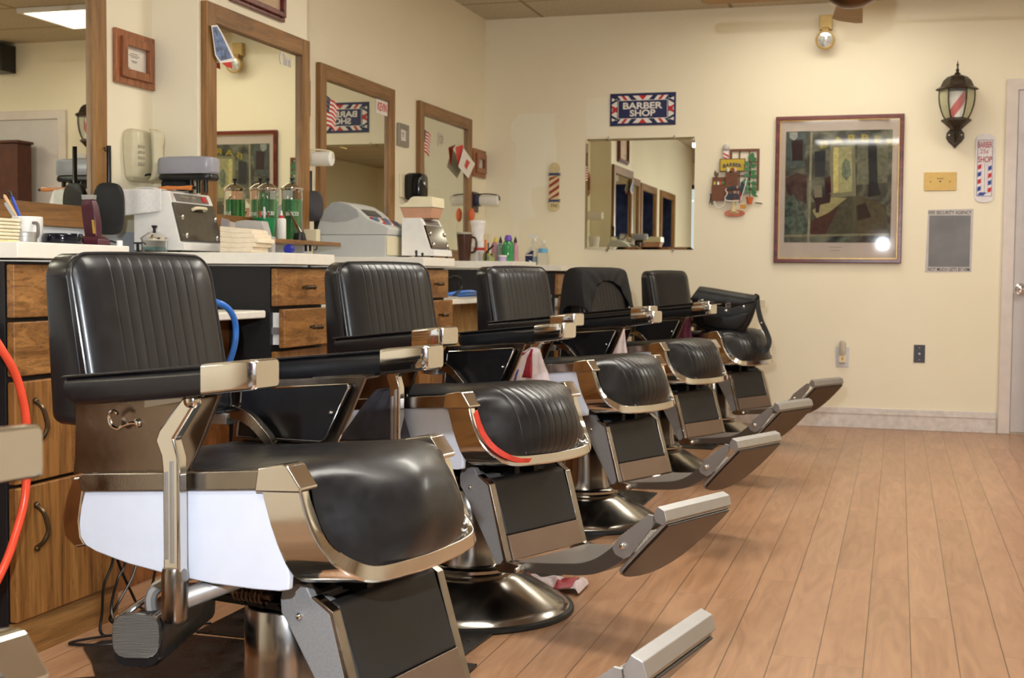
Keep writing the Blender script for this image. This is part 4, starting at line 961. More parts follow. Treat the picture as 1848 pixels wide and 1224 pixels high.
# glass jar with chrome lid in front of the sterilizer
def jar(name, c, r, h, label, liquid, lh, cat='jar', group=None, lid=True, txt=None):
    t = thing(name, label, cat, c, 0, group); x, y, z = c
    MB().lathe([(.001, 0), (r * .97, 0), (r, .004), (r, h - .004), (r * .97, h), (r * .93, h), (r * .93, .006), (.001, .006)], c, n=40).build('glass_body', GLASS, t)
    if liquid: MB().lathe([(.001, .0065), (r * .925, .0065), (r * .925, lh), (.001, lh)], c, n=40).build('liquid', liquid, t)
    if lid:
        l = MB().lathe([(.001, h - .006), (r * 1.0, h - .006), (r * 1.07, h), (r * 1.07, h + r * .12), (r * .95, h + r * .2), (r * .55, h + r * .5), (r * .22, h + r * .62), (.001, h + r * .64)], c, n=40).build('lid', CHROME, t)
        MB().lathe([(.001, h + r * .6), (r * .13, h + r * .62), (r * .10, h + r * .8), (r * .24, h + r * 1.02), (r * .22, h + r * 1.08), (.001, h + r * 1.08)], c, n=20).build('lid_knob', BLACK, l)
    if txt:
        M = Matrix.Translation((x, y, z + h * .52)); m = MB(); cu = r + .0006; import_ang = math.radians(-62)
        tmp = MB(); tmp.text(txt, h * .075, Matrix.Identity(4), .0006, width=r * 1.25)
        for v in tmp.bm.verts:
            a = import_ang + v.co.x / cu; v.co = V((x + (cu + v.co.z) * math.cos(a), y + (cu + v.co.z) * math.sin(a), z + h * .52 + v.co.y))
        tmp.build('lettering', PWHITE, t)
    return t
TEALQ = mat('pale teal liquid', (150, 205, 200), .05, trans=.85, ior=1.33)
GREENQ = mat('deep green liquid', (84, 184, 116), .05, trans=.75, ior=1.33)
jar('instrument_jar', (-2.433, 3.890, Z1), .043, .045, 'small round glass jar with chrome lid in front of the sterilizer', TEALQ, .018)
MB().mm((-2.50, 3.868, Z1 + .028), (-2.478, 3.878, Z1 + .034)).mm((-2.491, 3.87, Z1), (-2.484, 3.876, Z1 + .028)).tube([(-2.478, 3.872, Z1 + .03), (-2.462, 3.87, Z1 + .031), (-2.452, 3.866, Z1 + .026)], .0025, 6).build('small_clamp', BLACK, **T('small black clamp beside the round glass jar', 'clamp'))
# folded towels right of the sterilizer
FT = mat('cream folded towels', (234, 220, 196), .95, 0, .08, 30, bump=.5, bscale=200)
def P_(px, py, y): return at(px, py, y=y)
pts = [(400, 402), (425, 404), (455, 408), (474, 416), (479, 427), (474, 438), (466, 446), (468, 455), (452, 450), (430, 455), (408, 455), (398, 440)]
for i in range(5):
    f = i / 5; g = (i + 1) / 5
    a = []; 
    for k in range(13):
        u = k / 12; px = 396 + (70 - 6 * abs(i - 2)) * u + 8 * math.sin(u * 3); 
        a.append((px, u))
    top = [(px, 455 - 47 * g + 10 * g * u ** 2 + 2 * math.sin(u * 5)) for px, u in a]; bot = [(px, 455.5 - 47 * f + 10 * f * u ** 2 + 2 * math.sin(u * 5) * (f > 0)) for px, u in a]
    P = [P_(q[0], q[1], 4.02) for q in top] + [P_(q[0], q[1], 4.02) for q in bot[::-1]]
    MB().ext(P, (-.01, .14, 0)).build('folded_towel', FT, bevel=.004, **T(['bottom', 'second lowest', 'middle', 'second highest', 'top'][i] + ' cream towel of the pile right of the large sterilizer', 'towel', 'cream towels piled beside the sterilizer'))
a_, b_ = at(424, 424, y=4.19), at(478, 398, y=4.19)
MB().ext([at(424, 427, y=4.17), at(424, 400, y=4.17), at(442, 397, y=4.17), at(472, 399, y=4.17), at(480, 427, y=4.17)], (0, .05, 0)).mm((-2.19, 4.18, Z1), (-2.14, 4.21, 1.05)).build('tissue_box', mat('light grey box', (176, 172, 168), .6), bevel=.003, **T('light grey box behind the cream towels', 'box'))

# ---------------------------------------------------------------- wooden shelf on the pillar and its jars
ZS = 1.052
MB().mm((XCOL + .0065, 4.24, ZS - .016), (-2.285, 5.10, ZS)).build('wall_shelf', OAKY, bevel=.002, **T('narrow oak shelf below the pillar mirror', 'shelf'))
def onshelf(px, x): p = at(px, 430, z=ZS - .0 + .0); d = RIGHT * (px - 924) + UP * (612 - 430) + FWD * FPX; t_ = x / d.x; return V((x, d.y * t_, ZS))
for px, lab, txt, r, h in ((483, 'left glass jar of green disinfectant on the shelf', 'BARBI', .041, .195), (527, 'right glass jar of green disinfectant on the shelf', 'BARBICIDE', .043, .21)):
    c = onshelf(px, -2.385); jar('disinfectant_jar', c, r, h, lab, GREENQ, h * .80, 'jar', 'green disinfectant jars', True, txt)
c = onshelf(478, -2.33)
t = thing('green_basket', 'small green plastic tub of tools in front of the left jar', 'tub', c)
MB().lathe([(.001, 0), (.030, 0), (.033, .003), (.040, .072), (.043, .073), (.043, .078), (.037, .078), (.031, .006), (.001, .006)], c, n=32).build('tub_body', mat('bright green plastic', (20, 128, 76), .3), t)
for i, (dx, h, cc) in enumerate(((-.02, .105, (200, 60, 50)), (.0, .12, (220, 220, 216)), (.018, .1, (120, 70, 40)))):
    MB().cyl(c + V((dx * .3, 0, .01)), c + V((dx, -.005, h)), .006, .004).build('comb_handle', mat('tool colour %d' % i, cc, .4), **T(['red tipped tool in the green tub', 'white tool standing in the green tub', 'brown tool in the green tub'][i], 'tool', 'tools in the green tub'))
c = onshelf(508, -2.31)
t = thing('applicator_bottle', 'white bottle with red collar between the green jars', 'bottle', c)
MB().lathe([(.001, 0), (.016, 0), (.018, .003), (.018, .075), (.016, .080), (.009, .082), (.001, .082)], c, n=24).build('bottle_body', WHITE, t)
MB().lathe([(.001, .081), (.010, .081), (.010, .092), (.001, .092)], c, n=20).build('collar', RED, t)
MB().lathe([(.001, .092), (.006, .092), (.002, .112), (.001, .112)], c, n=16).build('nozzle', WHITE, t)
c = onshelf(541, -2.315)
t = thing('shaving_razor_stand', 'chrome razor leaning in a black stand on the shelf', 'razor', c)
MB().lathe([(.001, 0), (.026, 0), (.026, .006), (.02, .03), (.012, .034), (.001, .034)], c, n=24).build('stand', BLACK, t)
MB().ext([c + V((-.052, -.006, .125)), c + V((-.04, -.008, .118)), c + V((.012, -.004, .03)), c + V((-.004, 0, .025))], (0, .006, 0)).build('razor', CHROME, t, bevel=.002)
c = onshelf(563, -2.40)
MB().mm(c + V((-.03, -.02, 0)), c + V((.03, .02, .055))).build('cream_box', CREAM, bevel=.002, **T('small cream box at the right end of the shelf', 'box'))
for i, (px, h, col, lab) in enumerate(((404, .06, (170, 160, 160), 'grey leaflet standing behind the sterilizer'), (418, .05, (222, 210, 198), 'cream leaflet with a sketch, left of the tub'), (434, .055, (228, 196, 60), 'yellow card leaning left of the green tub'), (443, .058, (214, 214, 216), 'white card leaning against the green tub'))):
    c = onshelf(px, -2.36); MB().ext([c + V((-.016, 0, 0)), c + V((.014, 0, 0)), c + V((.022 + .012 * (i > 1), 0, h)), c + V((-.010 + .012 * (i > 1), 0, h + .008))], (0, .003, 0)).build('leaflet', mat('leaflet %d' % i, col, .7), **T(lab, 'leaflet', 'leaflets on the pillar shelf'))
p = at(522, 452, z=Z1 + .02)
MB().lathe([(.001, -.012), (.016, -.012), (.018, -.008), (.018, .008), (.016, .012), (.001, .012)], (at(522, 447, y=4.19)), 'y', 24).build('round_stopper', mat('royal blue plastic', (28, 42, 150), .25), origin=None, **T('round blue stopper under the wooden shelf', 'stopper'))
bpy.data.objects['round_stopper'].location.z = Z1
for i, (px, r) in enumerate(((552, 0), (560, 0), (569, 1))):
    p = at(px, 444, x=-2.33)
    if r: MB().tube([p + V((0, -.006, .014)), p + V((0, .012, .012)), p + V((0, .014, -.012)), p + V((0, -.006, -.016))], .0025, 6).build('hanging_tool', BLACK, **T('black ring handle hanging under the shelf end', 'tool', 'tools under the shelf'))
    else: MB().mm(p + V((-.004, -.005, -.022)), p + V((.004, .005, .022))).build('hanging_tool', BLACK, **T(['leftmost black tool hanging under the shelf end', 'middle black tool hanging under the shelf end'][i], 'tool', 'tools under the shelf'))
# ---------------------------------------------------------------- cash register
Z3 = .993
RG = mat('pale grey register plastic', (196, 198, 195), .45, 0, .02); RG2 = mat('beige register front', (206, 196, 168), .45, 0, .02)
t = thing('cash_register', 'grey cash register with beige drawer front', 'cash register', (-2.25, 5.32, Z3))
xr, yr = -2.115, 5.19
MB().mm((-2.46, yr, Z3), (xr - .002, yr + .30, Z3 + .094)).build('cash_drawer_case', RG, t, bevel=.003)
f = MB().mm((xr - .002, yr + .004, Z3 + .008), (xr + .004, yr + .296, Z3 + .09)).build('drawer_front', RG2, t, bevel=.002)
MB().lathe([(.001, 0), (.010, 0), (.010, .006), (.006, .008), (.001, .012)], (xr + .004, yr + .24, Z3 + .05), 'x', 20).build('lock', CHROME, f)
prof = [(-2.452, Z3 + .095), (-2.115, Z3 + .095), (-2.105, Z3 + .125), (-2.125, Z3 + .138), (-2.20, Z3 + .165), (-2.25, Z3 + .205), (-2.29, Z3 + .228), (-2.335, Z3 + .240), (-2.375, Z3 + .236), (-2.41, Z3 + .205), (-2.435, Z3 + .15)]
MB().pu(prof, yr + .01, yr + .29).build('upper_case', RG, t, bevel=.006)
MB().pu([(-2.432, Z3 + .158), (-2.36, Z3 + .150), (-2.30, Z3 + .155), (-2.245, Z3 + .175), (-2.255, Z3 + .204), (-2.292, Z3 + .2265), (-2.335, Z3 + .2385), (-2.374, Z3 + .2345), (-2.408, Z3 + .204)], yr + .0085, yr + .011).build('side_inlay', mat('darker grey inlay', (166, 168, 168), .5), t)
A = V((-2.13, yr + .03, Z3 + .140)); B = V((-2.205, yr + .03, Z3 + .170)); m = MB()
KC = [mat('key red', (190, 70, 60), .5), mat('key blue', (80, 130, 180), .5), mat('key grey', (120, 124, 130), .5), PWHITE]
for i in range(5):
    for j in range(9):
        m.mi = (i * 3 + j) % 4; c = A + (B - A) * ((i + .5) / 5) + V((0, .01 + .026 * j, .003)); m.box(c, (.012, .02, .006), Matrix.Rotation(.38, 3, 'Y'))
m.build('keypad', KC, t)
MB().pu([(-2.215, Z3 + .178), (-2.245, Z3 + .204), (-2.25, Z3 + .208), (-2.22, Z3 + .185)], yr + .04, yr + .2).build('display', mat('dark display', (60, 66, 72), .2), t)
MB().mm((-2.40, 5.50, 1.10 + .02), (-2.34, 5.55, 1.17)).build('power_adapter', BLACK, **T('black box behind the cash register keys', 'adapter')) if False else None
# black appliance left of the register, on the shelf end
c = at(582, 400, x=-2.505)
MB().mm((c.x - .03, c.y - .03, Z3), (c.x + .03, c.y + .03, 1.17)).build('clipper_rack', mat('black wire rack', (24, 24, 26), .4, 0, .4, 200), bevel=.004, **T('black rack between the shelf and the cash register', 'rack'))
# second sterilizer with the boxed lid on top
sterilizer((-1.938, 5.315, Z3), .235, .155, .165, 'smaller white sterilizer right of the cash register', mat('dark bronze mirror door', (60, 44, 30), .1, .5, .3, 8), False)
x0, x1, y0, y1, zb = -2.105, -1.935 - .02, 5.325, 5.475, Z3 + .173
t = thing('storage_tub', 'cream and peach lidded tub on the smaller sterilizer', 'tub', ((x0 + x1) / 2, (y0 + y1) / 2, zb))
PE = mat('peach plastic', (208, 158, 128), .4)
MB().loft([[(x0 + e, y0 + e, z), (x1 - e, y0 + e, z), (x1 - e, y1 - e, z), (x0 + e, y1 - e, z)] for z, e in ((zb, .014), (zb + .04, .002), (zb + .046, 0))]).build('tub_body', PE, t, bevel=.003)
MB().pu([(x0 - .003, zb + .047), (x1 + .003, zb + .047), (x1 + .001, zb + .092), (x1 - .085, zb + .094), (x1 - .10, zb + .088), (x1 - .115, zb + .07), (x0 - .001, zb + .058)], y0 - .003, y1 + .003).build('tub_lid', CREAM, t, bevel=.003)
for i, (px, h) in enumerate(((752, .03), (763, .02))):
    c = at(px, 463, y=5.22); MB().lathe([(.001, 0), (.007, 0), (.004, h * .4), (.006, h * .8), (.004, h), (.001, h)], (c.x, 5.215, Z3), n=16).build('clipper_guard', BLACK, **T(['taller black clipper guard by the cash drawer', 'shorter black clipper guard by the cash drawer'][i], 'clipper guard'))
# ---------------------------------------------------------------- bottles and mug on the far worktop
def onw(px, y, z=Z3): d = RIGHT * (px - 924) + UP * (612 - 472) + FWD * FPX; t_ = y / d.y; return V((d.x * t_, y, z))
c = onw(838, 6.56); BRN = mat('dark brown plastic', (74, 46, 36), .3)
t = thing('travel_mug', 'tall dark brown travel mug at the edge of the far worktop', 'mug', c)
MB().lathe([(.001, 0), (.030, 0), (.031, .004), (.042, .142), (.040, .144), (.001, .144)], c, n=32).build('mug_body', BRN, t)
MB().lathe([(.001, .143), (.043, .143), (.043, .152), (.038, .154), (.001, .155)], c, n=32).build('rim', mat('grey rim', (170, 166, 150), .4), t)
MB().tube([c + V((.040, 0, .128)), c + V((.062, 0, .118)), c + V((.066, 0, .08)), c + V((.055, 0, .05)), c + V((.034, 0, .045))], .006, 10).build('mug_handle', BRN, t)
def bottle(name, px, y, prof, label, m_, extra=(), cat='bottle', group='bottles on the far worktop', z=Z3):
    c = onw(px, y, z); t = thing(name, label, cat, c, 0, group)
    MB().lathe(prof, c, n=24).build('bottle_body', m_, t)
    for nm, pr2, mm_ in extra: MB().lathe(pr2, c, n=20).build(nm, mm_, t)
    return t
CLR = mat('clear plastic', (240, 240, 236), .08, trans=.8, ior=1.2)
PNK = mat('pink lotion', (206, 150, 166), .3, trans=.2); LIL = mat('lilac label', (190, 170, 206), .5)
def cone(r, h, n_): return [(.001, 0), (r, 0), (r, .003), (r, h), (r * .5, h + .012), (n_, h + .014), (n_, h + .016), (.001, h + .016)]
def tip(h, r, l): return [(.001, h), (r, h), (r * .9, h + l * .3), (r * .2, h + l), (.001, h + l)]
bottle('spray_can', 866, 6.72, [(.001, 0), (.034, 0), (.034, .10), (.03, .108), (.001, .11)], 'white tub behind the brown mug handle', WHITE, [('label', [(.0345, .06), (.0348, .06), (.0348, .075), (.0345, .075)], RED)])
bottle('tool_cup', 873, 6.60, [(.001, 0), (.026, 0), (.028, .05), (.026, .05), (.024, .004), (.001, .004)], 'clear glass cup of combs right of the mug', GLASS, [], 'cup')
bottle('green_tin', 882, 6.62, [(.001, 0), (.030, 0), (.030, .04), (.028, .044), (.001, .045)], 'small olive-green jar in front of the orange comb', mat('olive plastic', (168, 170, 90), .4))
bottle('lotion_bottle', 894, 6.70, [(.001, 0), (.022, 0), (.022, .09), (.015, .105), (.001, .107)], 'pink lotion bottle with yellow top', PNK, [('cap', tip(.105, .013, .03), mat('yellow cap', (216, 190, 50), .4))])
bottle('tonic_bottle', 903, 6.66, cone(.018, .085, .010), 'clear tonic bottle with black pointed tip left of the green bottle', mat('grey-green tonic', (150, 178, 160), .2, trans=.5), [('nozzle', tip(.10, .010, .034), BLACK)])
bottle('mouthwash_bottle', 917, 6.64, [(.001, 0), (.029, 0), (.031, .01), (.031, .085), (.024, .105), (.015, .110), (.001, .111)], 'green mouthwash bottle with purple cap', mat('green mouthwash', (72, 168, 100), .12, trans=.35), [('cap', [(.001, .110), (.021, .110), (.020, .128), (.014, .14), (.001, .142)], mat('purple cap', (112, 78, 178), .35))])
bottle('tonic_bottle', 930, 6.66, cone(.016, .085, .010), 'pink tonic bottle with black pointed tip right of the green bottle', PNK, [('nozzle', tip(.10, .010, .034), BLACK)])
bottle('powder_jar', 907, 6.56, [(.001, 0), (.020, 0), (.021, .024), (.001, .024)], 'small lilac jar with white lid in front of the green bottle', LIL, [('lid', [(.001, .024), (.023, .024), (.023, .032), (.001, .032)], WHITE)])
bottle('glass_pot', 887, 6.55, [(.001, 0), (.022, 0), (.022, .02), (.008, .028), (.001, .03)], 'little glass pot with dark stopper', GLASS, [('stopper', [(.001, .028), (.005, .03), (.006, .04), (.001, .041)], mat('dark red stopper', (70, 24, 30), .4))])
c = onw(876, 6.62)
MB().cyl(c + V((0, 0, .0)), c + V((0, .0, .115)), .007).build('orange_comb', mat('orange plastic', (236, 128, 66), .4), **T('orange comb standing among the bottles', 'comb'))
MB().cyl(onw(881, 6.60) + V((0, 0, .0)), onw(880, 6.60) + V((.003, 0, .098)), .004).build('navy_pen', NAVY, **T('dark navy pen beside the orange comb', 'pen'))
MB().cyl(onw(877, 6.58) + V((0, 0, .045)), onw(890, 6.58) + V((0, 0, .085)), .005).cyl(onw(877, 6.58) + V((0, 0, 0)), onw(877, 6.58) + V((0, 0, .045)), .004).build('black_brush', BLACK, **T('black brush leaning right over the green jar', 'brush'))
# stacked foam cups
FOAM = mat('white foam', (238, 234, 232), .6)
for i in range(3):
    z = Z3 + .008 + .006 * i + .105
    c = onw(862, 6.80, z); MB().lathe([(.001, 0), (.030, 0), (.041, .094), (.043, .094), (.043, .1), (.040, .1), (.0285, .004), (.001, .004)], c + V((0, 0, 0)), n=28).build('foam_cup', FOAM, **T(['lowest', 'middle', 'top'][i] + ' white foam cup in the upright stack behind the mug', 'cup', 'foam cups'))
c = onw(862, 6.80, Z3); MB().lathe([(.001, 0), (.045, 0), (.045, .106), (.04, .112), (.001, .112)], c, n=28).build('round_canister', WHITE, **T('white canister under the foam cups', 'canister'))
c = onw(851, 7.3, 1.2)
MB().tube([at(851, 392, x=XW + .05), at(851, 380, x=XW + .05)], .006).sph(at(851, 388, x=XW + .05), .02, (1, 1, 2.2)).build('orange_tool', mat('burnt orange', (222, 108, 60), .4), **T('small orange tool hanging on the farthest mirror frame', 'tool'))
# spray bottle with blue label
c = onw(959, 7.56, .982)
t = thing('spray_bottle', 'clear spray bottle with dark blue label and blue liquid', 'spray bottle', c)
BLQ = mat('pale blue cleaning liquid', (120, 190, 215), .1, trans=.5, ior=1.33)
def oval(c, rx, ry, z, n=24): return [c + V((rx * math.cos(2 * PI * k / n), ry * math.sin(2 * PI * k / n), z)) for k in range(n)]
MB().loft([oval(c + V((dx, 0, 0)), rx, .025, z) for z, rx, dx in ((0, .036, 0), (.004, .038, 0), (.075, .038, 0), (.10, .028, .008), (.12, .014, .014), (.145, .012, .016))]).build('bottle_body', CLR, t)
MB().loft([oval(c, rx, .0235, z) for z, rx in ((.002, .036), (.05, .0365))]).build('liquid', BLQ, t)
MB().loft([oval(c + V((.018, 0, 0)), .012, .012, .143), oval(c + V((.018, 0, 0)), .012, .012, .165)]).ext([c + V((-.026, -.009, .168)), c + V((.034, -.009, .163)), c + V((.036, -.009, .178)), c + V((.012, -.009, .184)), c + V((-.024, -.009, .182))], (0, .018, 0)).build('trigger_head', WHITE, t, bevel=.002)
P = [(-.030, .008), (.012, .005), (.020, .085), (.008, .088), (-.012, .072), (-.032, .064)]
MB().ext([c + V((x, -.027, z)) for x, z in P], (0, .002, 0)).build('label', NAVY, t)
MB().ext([c + V((x, -.0275, z)) for x, z in ((-.030, .056), (.014, .056), (.014, .063), (-.030, .063))], (0, .001, 0)).ext([c + V((x, -.0275, z)) for x, z in ((.0, .012), (.012, .010), (.012, .022), (-.008, .030))], (0, .001, 0)).build('label_print', PWHITE, t)
c = onw(980, 7.56, .982)
t = thing('water_bottle', 'clear water bottle with light blue label', 'bottle', c)
c = onw(980, 7.56, .982); t.location = c; MW[t.name] = Matrix.Translation(c)
MB().lathe([(.001, 0), (.026, 0), (.028, .004), (.028, .075), (.026, .085), (.028, .10), (.012, .128), (.011, .135), (.001, .136)], c, n=28).build('bottle_body', CLR, t)
MB().lathe([(.0285, .075), (.029, .075), (.029, .10), (.0285, .10)], c, n=28).build('label', mat('sky blue label', (110, 180, 222), .4), t)
MB().lathe([(.001, .135), (.013, .135), (.013, .147), (.001, .147)], c, n=20).build('cap', WHITE, t)

# ---------------------------------------------------------------- back wall
YB = D - .0005
def rect(m, x0, x1, z0, z1, y=YB, t=.003): return m.mm((x0, y - t, z0), (x1, y, z1))
# enamel sign with the striped border
x0, x1, z0, z1 = -1.805, -1.380, 1.883, 2.089; cx, cz = (x0 + x1) / 2, (z0 + z1) / 2
t = thing('enamel_sign', 'blue enamel sign with red and white striped border above the frameless mirror', 'sign', (cx, D, z0))
rect(MB(), x0, x1, z0, z1, YB, .006).build('sign_plate', NAVY, t, bevel=.001)
wm, rm = MB(), MB()
def stripe(mb, pts, e=.0007, off=.006): mb.ext([(x, YB - off, z) for x, z in pts], (0, -e, 0))
bi = .016; bx = .055; bz = .045                            # border offsets
def band(mb, c, w_, side, e):
    # slanted stripes of the border, mirrored about the middle
    zo, zi = (z1 - bi, z1 - bz) if side == 't' else (z0 + bi, z0 + bz)
    for s_ in (-1, 1): stripe(mb, [(cx + s_ * (c - w_), zo), (cx + s_ * (c + w_), zo), (cx + s_ * (c + w_ - .024), zi), (cx + s_ * (c - w_ - .024), zi)], e)
for side in 'tb':
    band(wm, .130, .034, side, .0007); band(rm, .130, .010, side, .0012)
    zo, zi = (z1 - bi, z1 - bz) if side == 't' else (z0 + bi, z0 + bz)
    for s_ in (-1, 1): stripe(wm, [(cx + s_ * .022, zo), (cx + s_ * .065, zo), (cx + s_ * .035, zi), (cx, zi)][::1], .0007)
    stripe(rm, [(cx - .026, zo), (cx + .026, zo), (cx, zi)], .0012)
for s_ in (-1, 1):
    xo, xi = cx + s_ * (cx - x0 - .012), cx + s_ * (cx - x0 - bx + .008)
    stripe(wm, [(xo, cz + .035), (xi, cz + .055), (xi, cz + .018), (xo, cz - .0)], .0007); stripe(wm, [(xo, cz - .035), (xi, cz - .055), (xi, cz - .018), (xo, cz + .0)], .0007)
    stripe(wm, [(xo, cz + .052), (xi, cz + .070), (xi, cz + .062), (xo, cz + .075)], .0007); stripe(wm, [(xo, cz - .052), (xi, cz - .070), (xi, cz - .062), (xo, cz - .075)], .0007)
    stripe(rm, [(xo, cz + .026), (xi, cz + .010), (xi, cz - .010), (xo, cz - .026), (xo, cz - .010), (xi + s_ * .018, cz), (xo, cz + .010)], .0012)
wm.build('white_stripes', PWHITE, t); rm.build('red_stripes', RED, t)
fx0, fx1, fz0, fz1 = x0 + bx, x1 - bx, z0 + bz + .002, z1 - bz - .002
fr = MB(); e = .003; fr.loft([[(a, YB - .0062, b) for a, b in ((fx0 - e, fz0 - e), (fx1 + e, fz0 - e), (fx1 + e, fz1 + e), (fx0 - e, fz1 + e))], [(a, YB - .0078, b) for a, b in ((fx0 - e, fz0 - e), (fx1 + e, fz0 - e), (fx1 + e, fz1 + e), (fx0 - e, fz1 + e))], [(a, YB - .0078, b) for a, b in ((fx0, fz0), (fx1, fz0), (fx1, fz1), (fx0, fz1))], [(a, YB - .0062, b) for a, b in ((fx0, fz0), (fx1, fz0), (fx1, fz1), (fx0, fz1))]], closed=True)
fr.build('white_outline', PWHITE, t)
rect(MB(), fx0, fx1, fz0, fz1, YB - .006, .0014).build('name_field', NAVY, t)
l = MB(); l.text('BARBER', .042, TR((cx, YB - .0076, cz + .023), BW), .001, width=.255, bold=.03); l.text('SHOP', .042, TR((cx, YB - .0076, cz - .024), BW), .001, width=.165, bold=.03)
l.build('sign_lettering', PWHITE, t)
# frameless bevelled mirror
x0, x1, z0, z1 = -1.962, -1.254, 1.092, 1.804
t = thing('frameless_mirror', 'square mirror without a frame, below the barber shop sign', 'mirror', ((x0 + x1) / 2, D, z0))
b = .016; A = [(x0, z0), (x1, z0), (x1, z1), (x0, z1)]; B = [(x0 + b, z0 + b), (x1 - b, z0 + b), (x1 - b, z1 - b), (x0 + b, z1 - b)]
MB().loft([[(p[0], YB, p[1]) for p in A], [(p[0], YB - .003, p[1]) for p in A], [(p[0], YB - .0055, p[1]) for p in B]]).build('mirror_glass', MIRROR, t, smooth=1)
for x, z in ((x0 + .15, z1 + .004), (x1 - .13, z1 + .004), (x0 + .15, z0 - .004), (x1 - .13, z0 - .004)):
    MB().mm((x - .007, YB - .009, z - .009), (x + .007, YB, z + .009)).build('mirror_clip', CHROME, t, bevel=.001)
# striped pole plaque
c = V((-2.170, D, 1.497))
t = thing('pole_plaque', 'small flat barber pole plaque on the back wall left of the mirror', 'plaque', (c.x, D, 1.338))
CRM = mat('aged cream enamel', (214, 196, 150), .5, 0, .1, 40); DBL = mat('slate blue paint', (62, 70, 104), .5); DRED = mat('brick red paint', (150, 52, 48), .5)
def disc(m, x, z, r, y0, th, n=28): return m.ext([(x + r * math.cos(2 * PI * k / n), y0, z + r * math.sin(2 * PI * k / n)) for k in range(n)], (0, -th, 0))
disc(MB(), c.x, 1.620, .036, YB, .014).build('top_knob', CRM, t, bevel=.002); disc(MB(), c.x - .001, 1.376, .038, YB, .014).build('bottom_knob', CRM, t, bevel=.002)
rect(MB(), c.x - .034, c.x + .034, 1.412, 1.575, YB, .012).build('pole_body', CRM, t, bevel=.002)
m = MB()
for k in range(4):
    z = 1.412 + .045 * k - .012
    P = [(c.x - .034, z), (c.x + .034, z + .045), (c.x + .034, z + .066), (c.x - .034, z + .021)]
    P = [(a, min(max(b, 1.413), 1.574)) for a, b in P]; m.ext([(a, YB - .012, b) for a, b in P], (0, -.0008, 0))
m.build('red_stripes', DRED, t)
for z in (1.408, 1.58): MB().loft([[(c.x + s_ * (.030 + a), YB - q * .015, z + b * .5) for s_, a, b in ((-1, .012, -.016), (1, .012, -.016), (1, .002, 0), (1, .012, .016), (-1, .012, .016), (-1, .002, 0))] for q in (0, 1)]).build('collar', DBL, t, bevel=.001)
MB().text('35¢', .026, TR((c.x, YB - .0142, 1.376), BW), .0006, width=.046).build('price_lettering', BLACK, t)
# ---------------------------------------------------------------- layered wall art of a barber corner
t = thing('barber_wall_art', 'layered wall decoration with a tiny barber chair, window and potted plant', 'wall art', (-.98, D, 1.31))
BW1 = mat('stained brown wood', (112, 70, 46), .55, 0, .15, 60); GRN = mat('leaf green enamel', (66, 118, 74), .45, 0, .3, 60); YEL = mat('mustard enamel', (196, 172, 40), .45)
def ap(px, py, o=0): p = at(px, py, y=D); return (p.x, YB - o, p.z)
def apoly(m, pts, o, th): return m.ext([ap(a, b, o) for a, b in pts], (0, -th, 0))
X0, X1, Y0, Y1 = 1322, 1376, 269, 344
fb = MB(); x0 = ap(X0, 0)[0]; x1 = ap(X1, 0)[0]; zt = ap(1350, Y0)[2]; zb = ap(1350, Y1)[2]; e = .015
fb.loft([[(a, YB - q, b) for a, b in ((x0 + s_, zb + s_), (x1 - s_, zb + s_), (x1 - s_, zt - s_), (x0 + s_, zt - s_))] for q, s_ in ((0, 0), (.012, 0), (.012, e), (0, e))], closed=True)
fb.build('window_frame', BW1, t)
m = MB()
for k in (1, 2): xx = lerp(x0, x1, k / 3); m.mm((xx - .004, YB - .008, zb), (xx + .004, YB - .001, zt))
for k in (1, 2): zz = lerp(zb, zt, k / 3 + .02); m.mm((x0, YB - .0085, zz - .004), (x1, YB - .0015, zz + .004))
m.build('glazing_bars', BW1, t)
MB().sph(ap(1311, 267, .018), .0225, (1, .6, 1)).build('pole_ball', mat('grey ball enamel', (196, 190, 186), .4), t)
m = MB(); apoly(m, [(1306, 273), (1316, 273), (1316, 288), (1306, 288)], .010, .012); pl_ = m.build('striped_pole', PWHITE, t)
m = MB()
for k in range(2): apoly(m, [(1306, 276 + 7 * k), (1316, 281 + 7 * k), (1316, 285 + 6.0 * k * .4), (1306, 279 + 7 * k)], .022, .001)
m.build('pole_stripe', RED, pl_)
m = MB(); m.mm(ap(1299.5, 310.5, .012), ap(1346, 286.5, .024)); sb = m.build('sign_board', BW1, t, bevel=.001)
m = MB(); m.mm(ap(1301, 309, .0235), ap(1344.5, 288, .026)); m.build('sign_face', YEL, sb)
a, b_ = ap(1322.5, 298, .026), 0
MB().text('BARBER', .024, TR(a, BW), .001, width=.118, bold=.03, arc=.010).build('sign_lettering', NAVY, sb)
for i, (px, c_) in enumerate(((1315, (230, 230, 220)), (1322.5, (150, 70, 50)), (1328, (220, 190, 170)))):
    MB().lathe([(.001, 0), (.008, 0), (.009, .022), (.001, .024)], ap(px, 310.5, .03), n=14).build('bottle', mat('tiny bottle %d' % i, c_, .4), t)
m = MB(); m.mm(ap(1310, 336, .008), ap(1332.5, 312, .030)); m.build('drawer_stack', BW1, t, bevel=.001)
m = MB()
for k in range(4): m.mm(ap(1311, 317.5 + 5 * k, .030), ap(1331.5, 317 + 5 * k, .0305))
m.build('drawer_lines', mat('dark groove', (60, 36, 24), .6), t)
m = MB(); m.mm(ap(1286, 337, .004), ap(1312, 320, .018)); m.build('cabinet_back', BW1, t, bevel=.001)
m = MB(); m.mm(ap(1285, 363, .004), ap(1324, 335, .034)); m.build('cabinet', BW1, t, bevel=.001)
